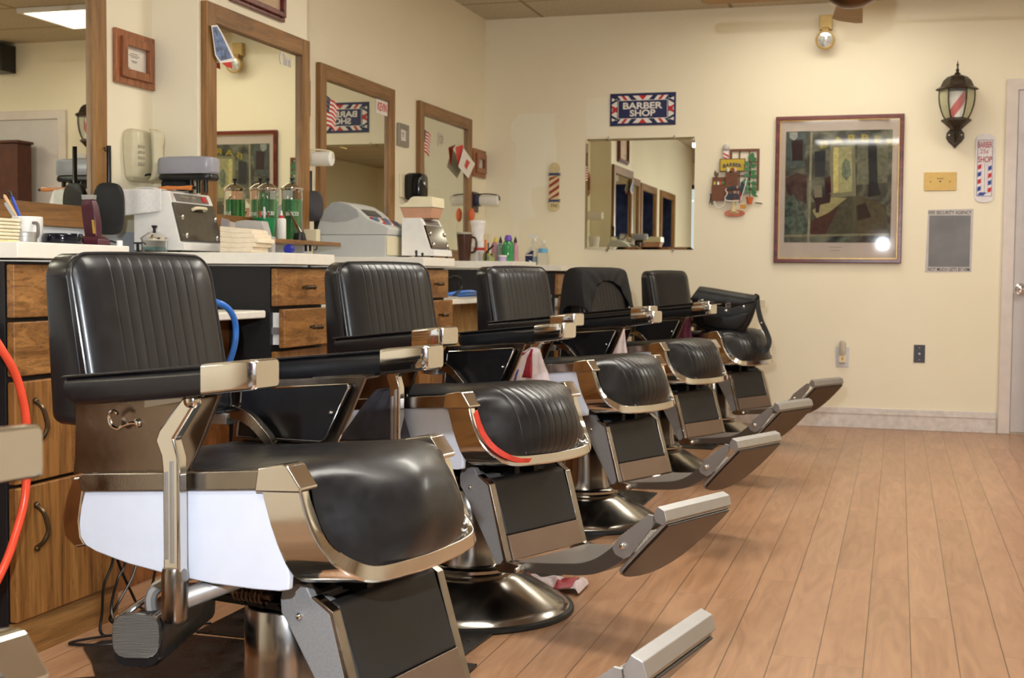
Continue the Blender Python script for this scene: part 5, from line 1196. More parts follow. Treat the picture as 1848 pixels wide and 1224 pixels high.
for i, (px, c_) in enumerate(((1290.5, (200, 180, 60)), (1297, (226, 226, 220)), (1301.5, (200, 80, 70)), (1306, (60, 130, 70)))):
    MB().lathe([(.001, 0), (.0075, 0), (.008, .014), (.003, .022), (.001, .023)], ap(px, 334.5, .026), n=12).build('bottle', mat('tiny jar %d' % i, c_, .4), t)
def leaf(m, px, py, dx, dy, o, w_=3.2):
    L_ = math.hypot(dx, dy); nx, ny = -dy / L_ * w_, dx / L_ * w_
    a_ = ap(px, py, o); q = [ap(px + dx * .35 + nx * .8, py + dy * .35 + ny * .8, o + .004), ap(px + dx * .7 + nx * .6, py + dy * .7 + ny * .6, o + .006), ap(px + dx, py + dy, o + .003), ap(px + dx * .7 - nx * .6, py + dy * .7 - ny * .6, o + .006), ap(px + dx * .35 - nx * .8, py + dy * .35 - ny * .8, o + .004)]
    m.ext([a_] + q, (0, -.002, 0))
m = MB()
for a_ in ((1294, 322, -4, -12, .02), (1294, 322, 3, -11, .022), (1293, 322, -1, -15, .02)): leaf(m, *a_)
m.build('small_plant', mat('reddish leaf enamel', (110, 96, 70), .45, 0, .3, 60), t)
m = MB(); m.tube([ap(1354, 357, .03), ap(1354, 330, .03), ap(1356, 300, .03), ap(1358, 284, .03)], .0028, 6); m.build('plant_stem', mat('dark stem', (60, 50, 36), .6), t)
m = MB(); random.seed(4)
for i, (y, s_) in enumerate(((292, 1), (299, -1), (303, 1), (309, -1), (314, 1), (320, -1), (322, 1), (328, -1), (331, 1), (337, -1), (340, 1), (345, -1), (347, 1))):
    leaf(m, 1355, y, s_ * (11 + 3 * random.random()), -5 + (i > 6) * 7, .03 + .002 * (i % 3), 5.6)
leaf(m, 1357, 288, 3, -12, .03, 6); leaf(m, 1357, 290, -4, -10, .03, 5.5); leaf(m, 1356, 294, 9, -9, .032, 5.5)
for k in range(5): leaf(m, 1358, 352, 3 + 2.2 * k, -8 + 3 * k, .032, 2.4)
m.build('plant_leaves', GRN, t)
MB().lathe([(.001, 0), (.014, 0), (.021, .036), (.023, .036), (.023, .044), (.001, .044)], ap(1353.5, 369, .03), n=20, sc=(1, .8)).build('plant_pot', mat('terracotta enamel', (198, 102, 52), .5), t)
# the tiny chair
def ell(m, px, py, rx, rz, o, th): c = ap(px, py, o); return m.ext([(c[0] + rx * math.cos(2 * PI * k / 32), c[1], c[2] + rz * math.sin(2 * PI * k / 32)) for k in range(32)], (0, -th, 0))
ell(MB(), 1326, 385, .064, .022, .004, .010).build('round_mat', mat('salmon enamel', (206, 120, 92), .5), t, bevel=.002)
m = MB(); m.ext([ap(1321, 383, .014), ap(1330, 383, .014), ap(1328, 364, .014), ap(1323, 364, .014)], (0, -.02, 0)); pd_ = m.build('pedestal', CRM, t, bevel=.002)
ell(MB(), 1326, 383, .030, .010, .014, .003).build('pedestal_foot', CRM, t)
m = MB(); apoly(m, [(1312, 350), (1333, 350), (1336, 361), (1311, 361)], .030, .014); apoly(m, [(1338, 330), (1348, 322), (1343, 352), (1334, 356)], .026, .010); apoly(m, [(1314, 339), (1330, 337), (1330, 342), (1315, 344)], .034, .008)
m.build('chair_upholstery', mat('tiny chair blue-black', (36, 44, 58), .4), t)
m = MB()
m.tube([ap(1313, 341, .045), ap(1311, 344, .045), ap(1314, 350, .045), ap(1310, 358, .045), ap(1314, 363, .045), ap(1336, 364, .045)], .003, 6)
m.tube([ap(1349, 321, .038), ap(1345, 340, .04), ap(1340, 356, .042), ap(1337, 364, .045)], .0032, 6).tube([ap(1310, 362, .045), ap(1307, 372, .04), ap(1299, 376, .036), ap(1293, 372, .034), ap(1290, 360, .03), ap(1287, 355, .03)], .003, 6)
m.build('chair_frame', PWHITE, t)
m = MB(); m.tube([ap(1333, 340, .048), ap(1327, 362, .048)], .0025, 6).tube([ap(1338, 348, .046), ap(1336, 366, .046)], .004, 6); m.build('cane', DRED, t)
m = MB(); m.mm(ap(1337, 377, .03), ap(1347, 370, .05)); m.build('polish_box', mat('amber enamel', (200, 140, 50), .5), t, bevel=.001)
for P in ([ap(1281, 368, .012), ap(1284, 352, .012)], [ap(1286, 370, .012), ap(1283, 350, .012)], [ap(1363, 366, .012), ap(1376, 368, .012)]): MB().tube(P, .0035, 6).build('iron_scroll', BLACK, t)
# ---------------------------------------------------------------- framed print
x0, x1, z0, z1 = -.752, .010, 1.012, 1.914
t = thing('framed_print', 'large mahogany framed print of a dark shop interior', 'picture', ((x0 + x1) / 2, D, z0))
def ringb(x0, x1, z0, z1, e0, e1, ya, yb):
    o = [(x0 + e0, z0 + e0), (x1 - e0, z0 + e0), (x1 - e0, z1 - e0), (x0 + e0, z1 - e0)]; i_ = [(x0 + e1, z0 + e1), (x1 - e1, z0 + e1), (x1 - e1, z1 - e1), (x0 + e1, z1 - e1)]
    return MB().loft([[(p[0], YB - ya, p[1]) for p in o], [(p[0], YB - yb, p[1]) for p in o], [(p[0], YB - yb, p[1]) for p in i_], [(p[0], YB - ya, p[1]) for p in i_]], closed=True)
ringb(x0, x1, z0, z1, 0, .026, 0, .026).build('frame_moulding', MAHOG, t, bevel=.005, seg=3)
ringb(x0, x1, z0, z1, .024, .029, .004, .02).build('gold_slip', mat('gilt slip', (206, 170, 96), .3, .8), t)
rect(MB(), x0 + .026, x1 - .026, z0 + .026, z1 - .026, YB - .004, .002).build('mat_board', mat('warm white mat board', (222, 208, 196), .7, 0, .02), t)
def artmat():
    m, tr, N, L, b = nt('dark olive painterly print')
    tc = N.new('ShaderNodeTexCoord'); n1 = N.new('ShaderNodeTexNoise'); n1.inputs['Scale'].default_value = 9; n1.inputs['Detail'].default_value = 8; n1.inputs['Distortion'].default_value = .6; L.new(tc.outputs['Object'], n1.inputs['Vector'])
    rp = N.new('ShaderNodeValToRGB'); e = rp.color_ramp.elements; e[0].position = .30; e[0].color = srgb(38, 40, 40); e[1].position = .72; e[1].color = srgb(158, 158, 138)
    for p, c in ((.45, (74, 78, 70)), (.55, (112, 114, 98))): q = e.new(p); q.color = srgb(*c)
    L.new(n1.outputs['Fac'], rp.inputs[0]); L.new(rp.outputs[0], b.inputs['Base Color']); b.inputs['Roughness'].default_value = .8; return m
ax0, ax1, az0, az1 = -.690, -.056, 1.138, 1.822
pr_ = rect(MB(), ax0, ax1, az0, az1, YB - .006, .0015).build('print', artmat(), t)
def aq(px, py): p = at(px, py, y=D); return (p.x, YB - .0076, p.z)
def flatp(name, pts, col, th=.0006, nn=.1): MB().ext([aq(a, b) for a, b in pts], (0, -th, 0)).build(name, mat('print colour ' + name, col, .8, 0, nn, 40), t)
def fl2(name, pts, col, k, nn=.2): flatp(name, pts, col, .0004 + .0002 * k, nn)
fl2('painted_planks', [(1548, 262), (1604, 258), (1601, 330), (1546, 334)], (122, 124, 104), 0, .3)
fl2('painted_side_wall', [(1420, 240), (1456, 239), (1452, 300), (1420, 306)], (86, 100, 98), 0, .35)
fl2('painted_floor', [(1464, 366), (1548, 352), (1600, 372), (1603, 420), (1462, 423)], (92, 88, 66), 1, .25)
fl2('painted_rug', [(1464, 400), (1498, 372), (1516, 368), (1490, 423), (1462, 423)], (88, 56, 44), 2, .2)
fl2('painted_light_pool', [(1466, 380), (1500, 356), (1528, 358), (1496, 384), (1474, 394)], (176, 166, 118), 3, .15)
fl2('painted_door_frame', [(1499, 262), (1543, 258), (1545, 354), (1497, 356)], (142, 140, 112), 2, .1)
fl2('painted_doorway', [(1507, 267), (1537, 264), (1538, 346), (1506, 349)], (184, 180, 132), 3, .2)
fl2('painted_light_strip', [(1504, 267), (1513, 266), (1513, 347), (1504, 349)], (222, 212, 140), 4)
fl2('painted_foliage', [(1520, 296), (1526, 286), (1534, 292), (1536, 316), (1528, 326), (1519, 318)], (120, 132, 112), 4, .5)
fl2('painted_dark_window', [(1470, 274), (1490, 272), (1489, 318), (1471, 320)], (50, 54, 62), 2, .3)
fl2('painted_dark_panel', [(1429, 254), (1449, 252), (1449, 290), (1430, 291)], (60, 40, 44), 2, .1)
fl2('painted_counter', [(1418, 322), (1440, 312), (1456, 318), (1456, 368), (1420, 350)], (84, 60, 56), 2, .45)
fl2('painted_seat_back', [(1488, 322), (1499, 318), (1500, 348), (1490, 352)], (66, 30, 32), 5, .1)
fl2('painted_cloth', [(1469, 336), (1483, 334), (1484, 356), (1470, 357)], (150, 144, 118), 5, .1)
fl2('painted_seat', [(1466, 354), (1500, 350), (1498, 366), (1480, 370), (1478, 384), (1472, 384), (1472, 368)], (70, 48, 42), 4, .2)
fl2('painted_dark_column', [(1566, 250), (1582, 246), (1584, 332), (1590, 352), (1566, 356), (1568, 330)], (44, 50, 54), 2, .25)
fl2('painted_stool', [(1545, 372), (1562, 366), (1572, 392), (1548, 398)], (48, 44, 38), 3, .3)
fl2('painted_papers', [(1418, 360), (1432, 350), (1454, 392), (1456, 420), (1418, 424)], (88, 104, 92), 3, .6)
fl2('painted_post', [(1463, 238), (1467, 238), (1461, 438), (1457, 438)], (168, 162, 136), 6)
fl2('painted_sill', [(1416, 424), (1605, 421), (1605, 425), (1416, 428)], (150, 146, 118), 6)
fl2('painted_lamp_globe', [(1425, 240), (1440, 239), (1440, 248), (1433, 254), (1425, 249)], (176, 180, 176), 3)
MB().text('B A R B E R', .042, TR((-.26, YB - .0092, 1.775), BW), .0005, width=.44, arc=.042, bold=.01).build('painted_lettering', mat('print yellow', (190, 170, 40), .7), t)
m = MB(); rect(m, -.42, -.34, 1.108, 1.111, YB - .006, .0008); rect(m, -.41, -.35, 1.088, 1.0905, YB - .006, .0008); m.build('caption_lines', mat('faint grey caption', (150, 140, 132), .7), t)
rect(MB(), x0 + .027, x1 - .027, z0 + .027, z1 - .027, YB - .012, .002).build('picture_glass', mat('picture glass', (255, 255, 255), .03, 0, 0, trans=1, ior=1.4), t)
# ---------------------------------------------------------------- lantern with barber pole
lx, ly = .302, D - .115
t = thing('wall_lantern', 'dark bronze wall lantern holding a striped barber pole', 'lantern', (lx, D, 1.70))
BRZ = mat('dark bronze casting', (66, 56, 46), .4, .6, .3, 60, bump=.2)
def hexr(r, z, n=6, a0=0): return [(lx + r * math.cos(a0 + 2 * PI * k / n), ly + r * math.sin(a0 + 2 * PI * k / n), z) for k in range(n)]
MB().loft([hexr(r, z) for r, z in ((.116, 2.030), (.122, 2.036), (.108, 2.046), (.094, 2.052), (.088, 2.066), (.078, 2.088), (.058, 2.108), (.03, 2.118), (.014, 2.124))]).build('roof', BRZ, t)
MB().lathe([(.014, 2.120), (.018, 2.128), (.010, 2.134), (.007, 2.142), (.011, 2.150), (.005, 2.156), (.004, 2.172), (.008, 2.178), (.003, 2.186), (.001, 2.204)], (lx, ly, 0), n=16).build('finial', BRZ, t)
prof_l = [(.098, 2.034), (.100, 2.0), (.097, 1.96), (.088, 1.92), (.075, 1.885), (.060, 1.858)]
for k in range(6):
    a = PI / 3 * k; MB().tube([(lx + r * math.cos(a), ly + r * math.sin(a), z) for r, z in prof_l], .0042, 6).build('rib', BRZ, t)
AMB = mat('greenish seeded glass', (214, 216, 176), .15, 0, .05, 60, alpha=.55); CLRP = mat('clear lantern pane', (230, 236, 232), .08, 0, .05, 60, alpha=.16)
for k in range(6):
    a0, a1 = PI / 3 * k, PI / 3 * (k + 1)
    MB().sheet([[(lx + r * math.cos(a) * .97, ly + r * math.sin(a) * .97, z) for a in (a0 + .04, a1 - .04)] for r, z in prof_l]).build('glass_pane', CLRP if k == 4 else AMB, t, solid=.0)
MB().loft([hexr(r, z) for r, z in ((.030, 1.800), (.045, 1.815), (.075, 1.842), (.086, 1.850), (.084, 1.858), (.066, 1.866), (.05, 1.87))]).build('gallery', BRZ, t)
po = MB().lathe([(.001, 1.865), (.048, 1.865), (.048, 2.02), (.001, 2.02)], (lx, ly, 0), n=32).build('striped_pole', PWHITE, t)
def helix(a0, wd, m, r=.0488):
    rows = []
    for i in range(41):
        q = i / 40; z = 1.868 + .15 * q; a = a0 + q * 2.3; rows.append([(lx + r * math.cos(a + wd * s_), ly + r * math.sin(a + wd * s_), z) for s_ in (0, .25, .5, .75, 1)])
    return m.sheet(rows)
helix(-3.1, 1.15, MB()).build('red_stripe', RED, po); helix(-3.1 + PI, 1.15, MB()).build('blue_stripe', NAVY, po)
MB().ext([(lx + a, YB, 1.79 + b) for a, b in ((0, .03), (.03, .025), (.05, 0), (.052, -.03), (.035, -.055), (.018, -.07), (0, -.092), (-.018, -.07), (-.035, -.055), (-.052, -.03), (-.05, 0), (-.03, .025))], (0, -.018, 0)).build('back_plate', BRZ, t, bevel=.004)
MB().tube([(lx, YB - .015, 1.76), (lx, YB - .06, 1.735), (lx, YB - .10, 1.76), (lx, ly, 1.805)], .014, 12).build('bracket_arm', BRZ, t)
for s_ in (-1, 1): MB().sph((lx + s_ * .034, YB - .020, 1.778), .008).build('screw', CHROME, t)
# ---------------------------------------------------------------- thermometer sign
x0, x1, z0, z1 = .418, .528, 1.378, 1.782; cx = (x0 + x1) / 2
t = thing('thermometer_sign', 'tall white barber shop thermometer sign beside the door', 'sign', (cx, D, z0))
def rr(m, x0, x1, z0, z1, r, ya, th, n=6):
    P = []
    for cx_, cz_, a0 in ((x1 - r, z1 - r, 0), (x0 + r, z1 - r, 90), (x0 + r, z0 + r, 180), (x1 - r, z0 + r, 270)):
        for k in range(n + 1): a = math.radians(a0 + 90 * k / n); P.append((cx_ + r * math.cos(a), YB - ya, cz_ + r * math.sin(a)))
    return m.ext(P, (0, -th, 0))
rr(MB(), x0, x1, z0, z1, .04, 0, .008).build('sign_plate', mat('glossy sign enamel', (228, 224, 228), .25), t, bevel=.002)
ringb(x0 + .012, x1 - .012, z0 + .035, z1 - .035, 0, .0025, .008, .0088).build('blue_outline', NAVY, t)
l = MB(); l.text('BARBER', .036, TR((cx, YB - .0082, z1 - .063), BW), .0008, width=.078, bold=.02); l.text('25¢', .031, TR((cx - .004, YB - .0082, z1 - .105), BW), .0008, width=.048); l.text('SHOP', .036, TR((cx, YB - .0082, z1 - .150), BW), .0008, width=.078, bold=.02)
l.build('sign_lettering', mat('faded maroon print', (168, 60, 72), .5), t)
b1, b2 = MB(), MB()
for i in range(4):
    zz = z1 - .185 - .043 * i; w_ = .019
    for s_, mb in ((-1, b1 if i % 2 == 0 else b2), (1, b2 if i % 2 == 0 else b1)):
        xo = cx + s_ * .0385; mb.ext([(xo, YB - .008, zz), (xo - s_ * w_, YB - .008, zz + s_ * -.008), (xo - s_ * w_, YB - .008, zz - .026 + s_ * -.008), (xo, YB - .008, zz - .026)], (0, -.0008, 0))
b2.ext([(x0 + .015, YB - .008, z0 + .04), (x0 + .05, YB - .008, z0 + .04), (x0 + .07, YB - .008, z0 + .058), (x0 + .03, YB - .008, z0 + .06)], (0, -.0008, 0))
b1.build('red_blocks', RED, t); b2.build('blue_blocks', mat('sign blue', (40, 66, 150), .45), t)
m = MB().mm((cx - .0015, YB - .0105, z0 + .06), (cx + .0015, YB - .008, z1 - .172)); m.build('glass_tube', mat('thermometer tube', (170, 160, 150), .3), t)
m = MB()
for k in range(14):
    for s_ in (-1, 1): zz = z0 + .07 + .0115 * k; m.mm((cx + s_ * .016 - .004, YB - .0086, zz), (cx + s_ * .016 + .004, YB - .008, zz + .0025))
m.build('scale_marks', mat('scale print', (170, 120, 120), .6), t)
# ---------------------------------------------------------------- brass plate, poster, outlet, dark plate
x0, x1, z0, z1 = .131, .316, 1.450, 1.560
t = thing('brass_plate', 'horizontal brass plate with a centre hole below the lantern', 'plate', ((x0 + x1) / 2, D, z0))
rect(MB(), x0, x1, z0, z1, YB, .007).build('plate', mat('matt brass', (206, 172, 102), .45, .3, .05, 50), t, bevel=.002)
m = MB(); disc(m, -.0 + (x0 + x1) / 2, (z0 + z1) / 2, .005, YB - .007, .001); m.build('centre_hole', BLACK, t)
MB().mm(((x0 + x1) / 2 - .02, YB - .0078, 1.520), ((x0 + x1) / 2 + .02, YB - .007, 1.524)).build('slot', PULLM, t)
for s_ in (-1, 1):
    m = MB(); disc(m, (x0 + x1) / 2 + s_ * .055, (z0 + z1) / 2 - .002, .004, YB - .007, .002); m.build('screw', PULLM, t)
# poster: plain grey field (its figure is left out) with its two lines of lettering
C4 = [at(*p, y=D) for p in ((1675, 379), (1757, 377), (1753, 491), (1669, 492))]
t = thing('poster', 'grey poster with a white border and lettering at top and bottom', 'poster', (C4[3].x + .13, D, C4[3].z))
MB().ext([(p.x, YB, p.z) for p in C4], (0, -.0012, 0)).build('poster_sheet', mat('poster paper', (196, 192, 192), .6), t)
cx = sum(p.x for p in C4) / 4; zt_ = (C4[0].z + C4[1].z) / 2; zb_ = (C4[2].z + C4[3].z) / 2
rect(MB(), cx - .118, cx + .118, zb_ + .032, zt_ - .036, YB - .0012, .0005).build('grey_field', mat('poster grey', (124, 124, 130), .6, 0, .18, 5), t)
l = MB(); l.text('FIFE SECURITY AGENCY', .021, TR((cx, YB - .0012, zt_ - .019), BW), .0005, width=.245, bold=.015); l.text('NOT MUCH GETS BY HIM', .021, TR((cx, YB - .0012, zb_ + .017), BW), .0005, width=.238, bold=.015)
l.build('poster_lettering', mat('dark grey print', (48, 46, 50), .6), t)
x0, x1, z0, z1 = -.362, -.284, .373, .495
t = thing('wall_outlet', 'white wall outlet with a plugged-in night light, left one low on the wall', 'outlet', ((x0 + x1) / 2, D, z0))
rect(MB(), x0, x1, z0, z1, YB, .006).build('cover_plate', mat('outlet plate', (206, 204, 210), .4), t, bevel=.002)
MB().mm((-.343, YB - .028, .40), (-.303, YB - .006, .46)).build('plug_body', CREAM, t, bevel=.004)
MB().lathe([(.001, .45), (.018, .45), (.020, .47), (.021, .51), (.018, .528), (.010, .537), (.001, .539)], (-.323, YB - .024, 0), n=24, sc=(1, .8)).build('night_light_shade', mat('frosted night light', (224, 216, 200), .3, trans=.4), t)
MB().mm((-.329, YB - .031, .415), (-.317, YB - .028, .437)).build('amber_bulb', mat('amber plastic', (206, 160, 90), .4), t)
x0, x1, z0, z1 = .096, .161, .412, .520
t = thing('wall_plate', 'dark grey wall plate low on the wall right of the outlet', 'wall plate', ((x0 + x1) / 2, D, z0))
rect(MB(), x0, x1, z0, z1, YB, .005).build('cover_plate', mat('dark slate plate', (66, 66, 76), .4), t, bevel=.0015)
m = MB(); disc(m, (x0 + x1) / 2, (z0 + z1) / 2, .007, YB - .005, .004, 6); m.build('connector', STEEL, t)
for z in (z0 + .018, z1 - .018):
    m = MB(); disc(m, (x0 + x1) / 2, z, .003, YB - .005, .001, 10); m.build('screw', STEEL, t)
# emergency spot lamp near the ceiling
t = thing('emergency_lamp', 'round tan emergency lamp high on the back wall', 'lamp', (-.463, D, 2.31))
TAN = mat('tan metal', (190, 162, 100), .4, .2)
MB().mm((-.500, YB - .05, 2.43), (-.424, YB, 2.52)).build('mounting_box', TAN, t, bevel=.004)
MB().mm((-.485, YB - .075, 2.40), (-.440, YB - .015, 2.44)).build('swivel', mat('bronze swivel', (150, 116, 70), .4, .4), t, bevel=.004)
R = Matrix.Rotation(math.radians(12), 4, 'X')
Mx = Matrix.Translation((-.461, YB - .075, 2.365)) @ R
MB(Mx).lathe([(.001, .05), (.03, .045), (.05, .02), (.056, -.01), (.058, -.03), (.050, -.034), (.048, -.028)], (0, 0, 0), 'y', 36).build('lamp_housing', TAN, t)
MB(Mx).lathe([(.001, -.036), (.03, -.033), (.050, -.026), (.050, -.018), (.03, -.008), (.001, .002)], (0, 0, 0), 'y', 36).build('lamp_lens', mat('faceted lamp glass', (220, 226, 230), .08, .6, .3, 60, bump=.6, bscale=80), t)
# ---------------------------------------------------------------- door-side things seen only in the near mirror
def mirrored(px, py, y): q = at(px, py, y=y); return V((2 * (XW + .008) - q.x, q.y, q.z))
a = mirrored(50, 255, 8.07)
t = thing('wooden_stand', 'dark brown wooden stand in front of the door, seen in the nearest mirror', 'stand', (a.x + .28, 8.07, 0))
BRD = mat('dark reddish brown wood', (82, 40, 26), .45, 0, .25, 20)
MB().mm((a.x + .02, 7.98, .0), (a.x + .55, 8.14, a.z - .02)).build('stand_body', BRD, t, bevel=.004)
MB().mm((a.x + .0, 7.96, a.z - .02), (a.x + .57, 8.14, a.z)).build('stand_top', BRD, t, bevel=.004)
a = mirrored(5, 104, 8.1)
MB().mm((a.x - .02, 8.06, a.z - .10), (a.x + .13, D - .001, a.z + .10)).build('wall_speaker', BLACK, bevel=.006, **T('black loudspeaker high on the wall, seen at the mirror left edge', 'speaker'))

# ---------------------------------------------------------------- mats and litter on the floor
MATB = mat('worn black floor mat', (34, 30, 28), .35, 0, .5, 18, bump=.4, bscale=120, rvar=.12)
def floor_mat(pts, label, z=.006):
    P = spline([(x, y, 0) for x, y in pts + pts[:1]], 3)[:-1] if False else [V((x, y, 0)) for x, y in pts]
    MB().ext([(p.x, p.y, .0004) for p in P], (0, 0, z)).build('floor_mat', MATB, bevel=.002, **T(label, 'mat', 'black mats under the chairs'))
floor_mat([(-1.60, 1.2), (-.93, 1.2), (-.93, 2.86), (-1.45, 2.87), (-1.72, 2.87), (-1.80, 2.80), (-1.875, 2.75), (-1.885, 2.69), (-1.80, 2.60), (-1.72, 2.5), (-1.80, 2.45), (-1.85, 2.2), (-1.7, 1.8)], 'worn black floor mat with a torn corner under the nearest chair')
floor_mat([(-1.70, 2.90), (-.985, 2.88), (-.965, 3.30), (-.97, 3.95), (-1.70, 3.98)], 'black floor mat under the red-marked chair', .005)
floor_mat([(-1.70, 4.30), (-1.03, 4.28), (-.965, 4.50), (-.96, 5.40), (-1.2, 5.46), (-1.70, 5.44)], 'black floor mat under the third chair, its corner out past the base', .005)
floor_mat([(-1.70, 5.60), (-.96, 5.58), (-.93, 6.42), (-1.70, 6.45)], 'black floor mat under the chair with the cape', .005)
floor_mat([(-1.70, 6.90), (-.93, 6.88), (-.90, 7.80), (-1.70, 7.82)], 'black floor mat under the farthest chair', .005)
CLOTH = mat('red and white printed plastic', (206, 190, 194), .45, 0, .1, 40)
CRIM = mat('crimson print', (158, 36, 52), .4, 0, .2, 60)
m = MB(); random.seed(3); rows = []
for i in range(9):
    row = []
    for j in range(17):
        x = -1.06 + .20 * j / 16; y = 3.58 + .14 * i / 8 + .02 * math.sin(j); z = .012 + .022 * abs(math.sin(j * .9 + i * .7)) * (1 - abs(i - 4) / 5) + .004
        if j == 16: z = .006
        row.append((x, y, z))
    rows.append(row)
m.sheet(rows)
fb_ = m.build('plastic_bag', CLOTH, solid=.002, sub=1, **T('crumpled red and white plastic bag on the floor behind the second base', 'plastic bag'))
rows2 = [[(p[0], p[1], p[2] + .003) for p in r[10:15]] for r in rows[0:7]]
rows3 = [[(p[0], p[1], p[2] + .003) for p in r[0:5]] for r in rows[0:6]]
MB().sheet(rows2).build('crimson_print', CRIM, fb_, solid=.002, sub=1); MB().sheet(rows3).build('crimson_print', CRIM, fb_, solid=.002, sub=1)

# ---------------------------------------------------------------- bags hung under the near arms
def hung_bag(k, name, label, cat, base, prints, pts, thick=.04, wrinkle=.006, y=None, group=None):
    """a limp bag, outline in the chair's (x, z) plane hanging on the wire hook, with folds and real thickness"""
    Mk = CH[k]; n = 22; rows_f, rows_b = [], []
    zt = max(p[1] for p in pts); top = [p for p in pts]
    L_ = pts[:len(pts) // 2]; R_ = pts[len(pts) // 2:]     # left edge top->bottom, right edge top->bottom
    def edge(E, q):
        x = q * (len(E) - 1); i = min(int(x), len(E) - 2); f = x - i; return (lerp(E[i][0], E[i + 1][0], f), lerp(E[i][1], E[i + 1][1], f))
    f_, b_ = [], []
    for i in range(n + 1):
        q = i / n; a, b = edge(L_, q), edge(R_, q); rf, rb = [], []
        for j in range(n + 1):
            s = j / n; x = lerp(a[0], b[0], s); z = lerp(a[1], b[1], s)
            d = thick * (.15 + .85 * min(1, q * 1.4)) * (1 - (2 * s - 1) ** 4) ** .5 * (1 if q < .93 else .6)
            w_ = wrinkle * math.sin(j * .95 + 2.3 * math.sin(q * 3)) * (1 - .5 * q)
            yy = y or -.285
            rf.append((x, yy - d / 2 + w_, z)); rb.append((x, yy + d / 2 + w_, z))
        f_.append(rf); b_.append(rb)
    m = MB(Mk); m.sheet(f_); m.sheet(b_)
    bmesh.ops.remove_doubles(m.bm, verts=m.bm.verts, dist=.0005)
    o = m.build(name, base, solid=.0015, smooth=70, **T(label, cat, group))
    for nm, pm_, (i0, i1, j0, j1) in prints:
        m = MB(Mk); m.sheet([[(p[0], p[1] - .0022, p[2]) for p in r[j0:j1]] for r in f_[i0:i1]]); m.build(nm, pm_, o, solid=.001)
    return o, f_
MESHB = mat('dark mesh fabric', (56, 56, 66), .7, 0, .4, 14, alpha=.86)
hung_bag(2, 'mesh_bag', 'dark translucent mesh bag hanging below the second chair arm', 'bag', MESHB, [],
         [(-.075, .62), (-.13, .612), (-.175, .57), (-.22, .52), (-.27, .47), (-.275, .462), (-.055, .622), (-.035, .60), (-.027, .57), (-.015, .54), (.0, .50), (.008, .486)], .022, .004, -.240)
BAGW = mat('white printed plastic bag', (214, 200, 204), .4, 0, .08, 30)
BLUP = mat('blue bag print', (80, 90, 160), .45)
hung_bag(3, 'plastic_bag', 'white plastic bag with red print hanging below the third chair arm', 'plastic bag', BAGW, [('red_print', CRIM, (1, 18, 12, 18)), ('red_print', CRIM, (4, 7, 5, 8)), ('blue_print', BLUP, (13, 20, 9, 11))],
         [(-.035, .662), (-.115, .63), (-.16, .57), (-.20, .515), (-.015, .662), (.015, .62), (.04, .57), (.055, .53)], .06, .007)
hung_bag(4, 'plastic_bag', 'white and blue plastic bag hanging below the caped chair arm', 'plastic bag', BAGW, [('blue_print', BLUP, (4, 20, 10, 14))],
         [(-.03, .68), (-.07, .63), (-.12, .58), (-.17, .54), (.01, .68), (.02, .63), (.03, .58), (.03, .54)], .04, .006)
hung_bag(5, 'cloth_bag', 'maroon cloth bag hanging below the farthest chair arm', 'bag', mat('maroon cloth', (84, 30, 54), .8, 0, .15, 30), [],
         [(-.02, .70), (-.05, .66), (-.10, .60), (-.14, .56), (.02, .70), (.03, .66), (.04, .60), (.05, .56)], .04, .008)

# ---------------------------------------------------------------- black cape over the fourth backrest
CAPE = mat('black cape cloth', (20, 19, 20), .75, 0, .3, 40, bump=.3, bscale=300)
m = MB(CH[4]); rows = []
for i in range(41):
    s = -1 + 2 * i / 40; row = []
    if abs(s) < .55:
        a = s / .55; v_in = .095 * a; z_in = .895 - .035 * a * a; v_out = .184 * math.copysign(abs(a) ** .8, a); z_out = .957 - .006 * a ** 6
    else:
        a = (abs(s) - .55) / .45; sg = 1 if s > 0 else -1
        v_in = sg * (.095 + .080 * a ** .8); z_in = .860 - .15 * a; v_out = sg * (.184 + .010 * min(1, a * 2.2)); z_out = .951 - .030 * min(1, a * 3) - .20 * max(0, a - .25)
    k1 = .004 * math.sin(i * 1.1)
    uf_ = lambda z: -.338 + (.953 - z) * .205 + .024
    row.append((uf_(z_in) + .006 + k1, v_in, z_in)); row.append((uf_((z_in + z_out) / 2) + .006 + k1, (v_in + v_out) / 2, (z_in + z_out) / 2 + .002))
    row.append((uf_(z_out - .012), v_out, z_out - .006)); row.append((-.345, v_out * 1.04, z_out + .005)); row.append((-.385, v_out * 1.05, z_out + .005))
    row.append((-.412 + k1, v_out * 1.06, z_out - .02)); row.append((-.42 - abs(k1), v_out * 1.08, z_out - .12)); row.append((-.43 + k1, v_out * 1.12, max(.60, z_out - .26 - .03 * math.sin(i * .5))))
    rows.append(row)
m.sheet(rows); m.build('barber_cape', CAPE, solid=.003, sub=1, **T('black barber cape draped over the fourth chair backrest', 'cape'))

# ---------------------------------------------------------------- messenger bag on the last chair
BAGL = mat('black grained bag leather', (20, 20, 21), .42, 0, .3, 50, bump=.5, bscale=160)
t = thing('messenger_bag', 'black leather messenger bag propped on the farthest chair', 'bag', at(1300, 605, y=7.32))
YB_ = 7.20
def q(px, py, dy=0): return at(px, py, y=YB_ + dy)
front = [(1249, 538), (1262, 545), (1320, 556), (1362, 540), (1364, 556), (1356, 580), (1345, 597), (1330, 607), (1300, 603), (1275, 596), (1258, 588), (1249, 570)]
def sm(P, k=3): S = spline([V((a, 0, b)) for a, b in P + P[:1]], k)[:-1]; return [(p.x, p.z) for p in S]
F = sm(front); cx_, cy_ = 1305, 570
rings = []
for dy, s_ in ((0.0, .90), (.012, .98), (.04, 1.0), (.09, .99), (.115, .93)):
    rings.append([q(cx_ + (a - cx_) * s_, cy_ + (b - cy_) * s_, dy) for a, b in F])
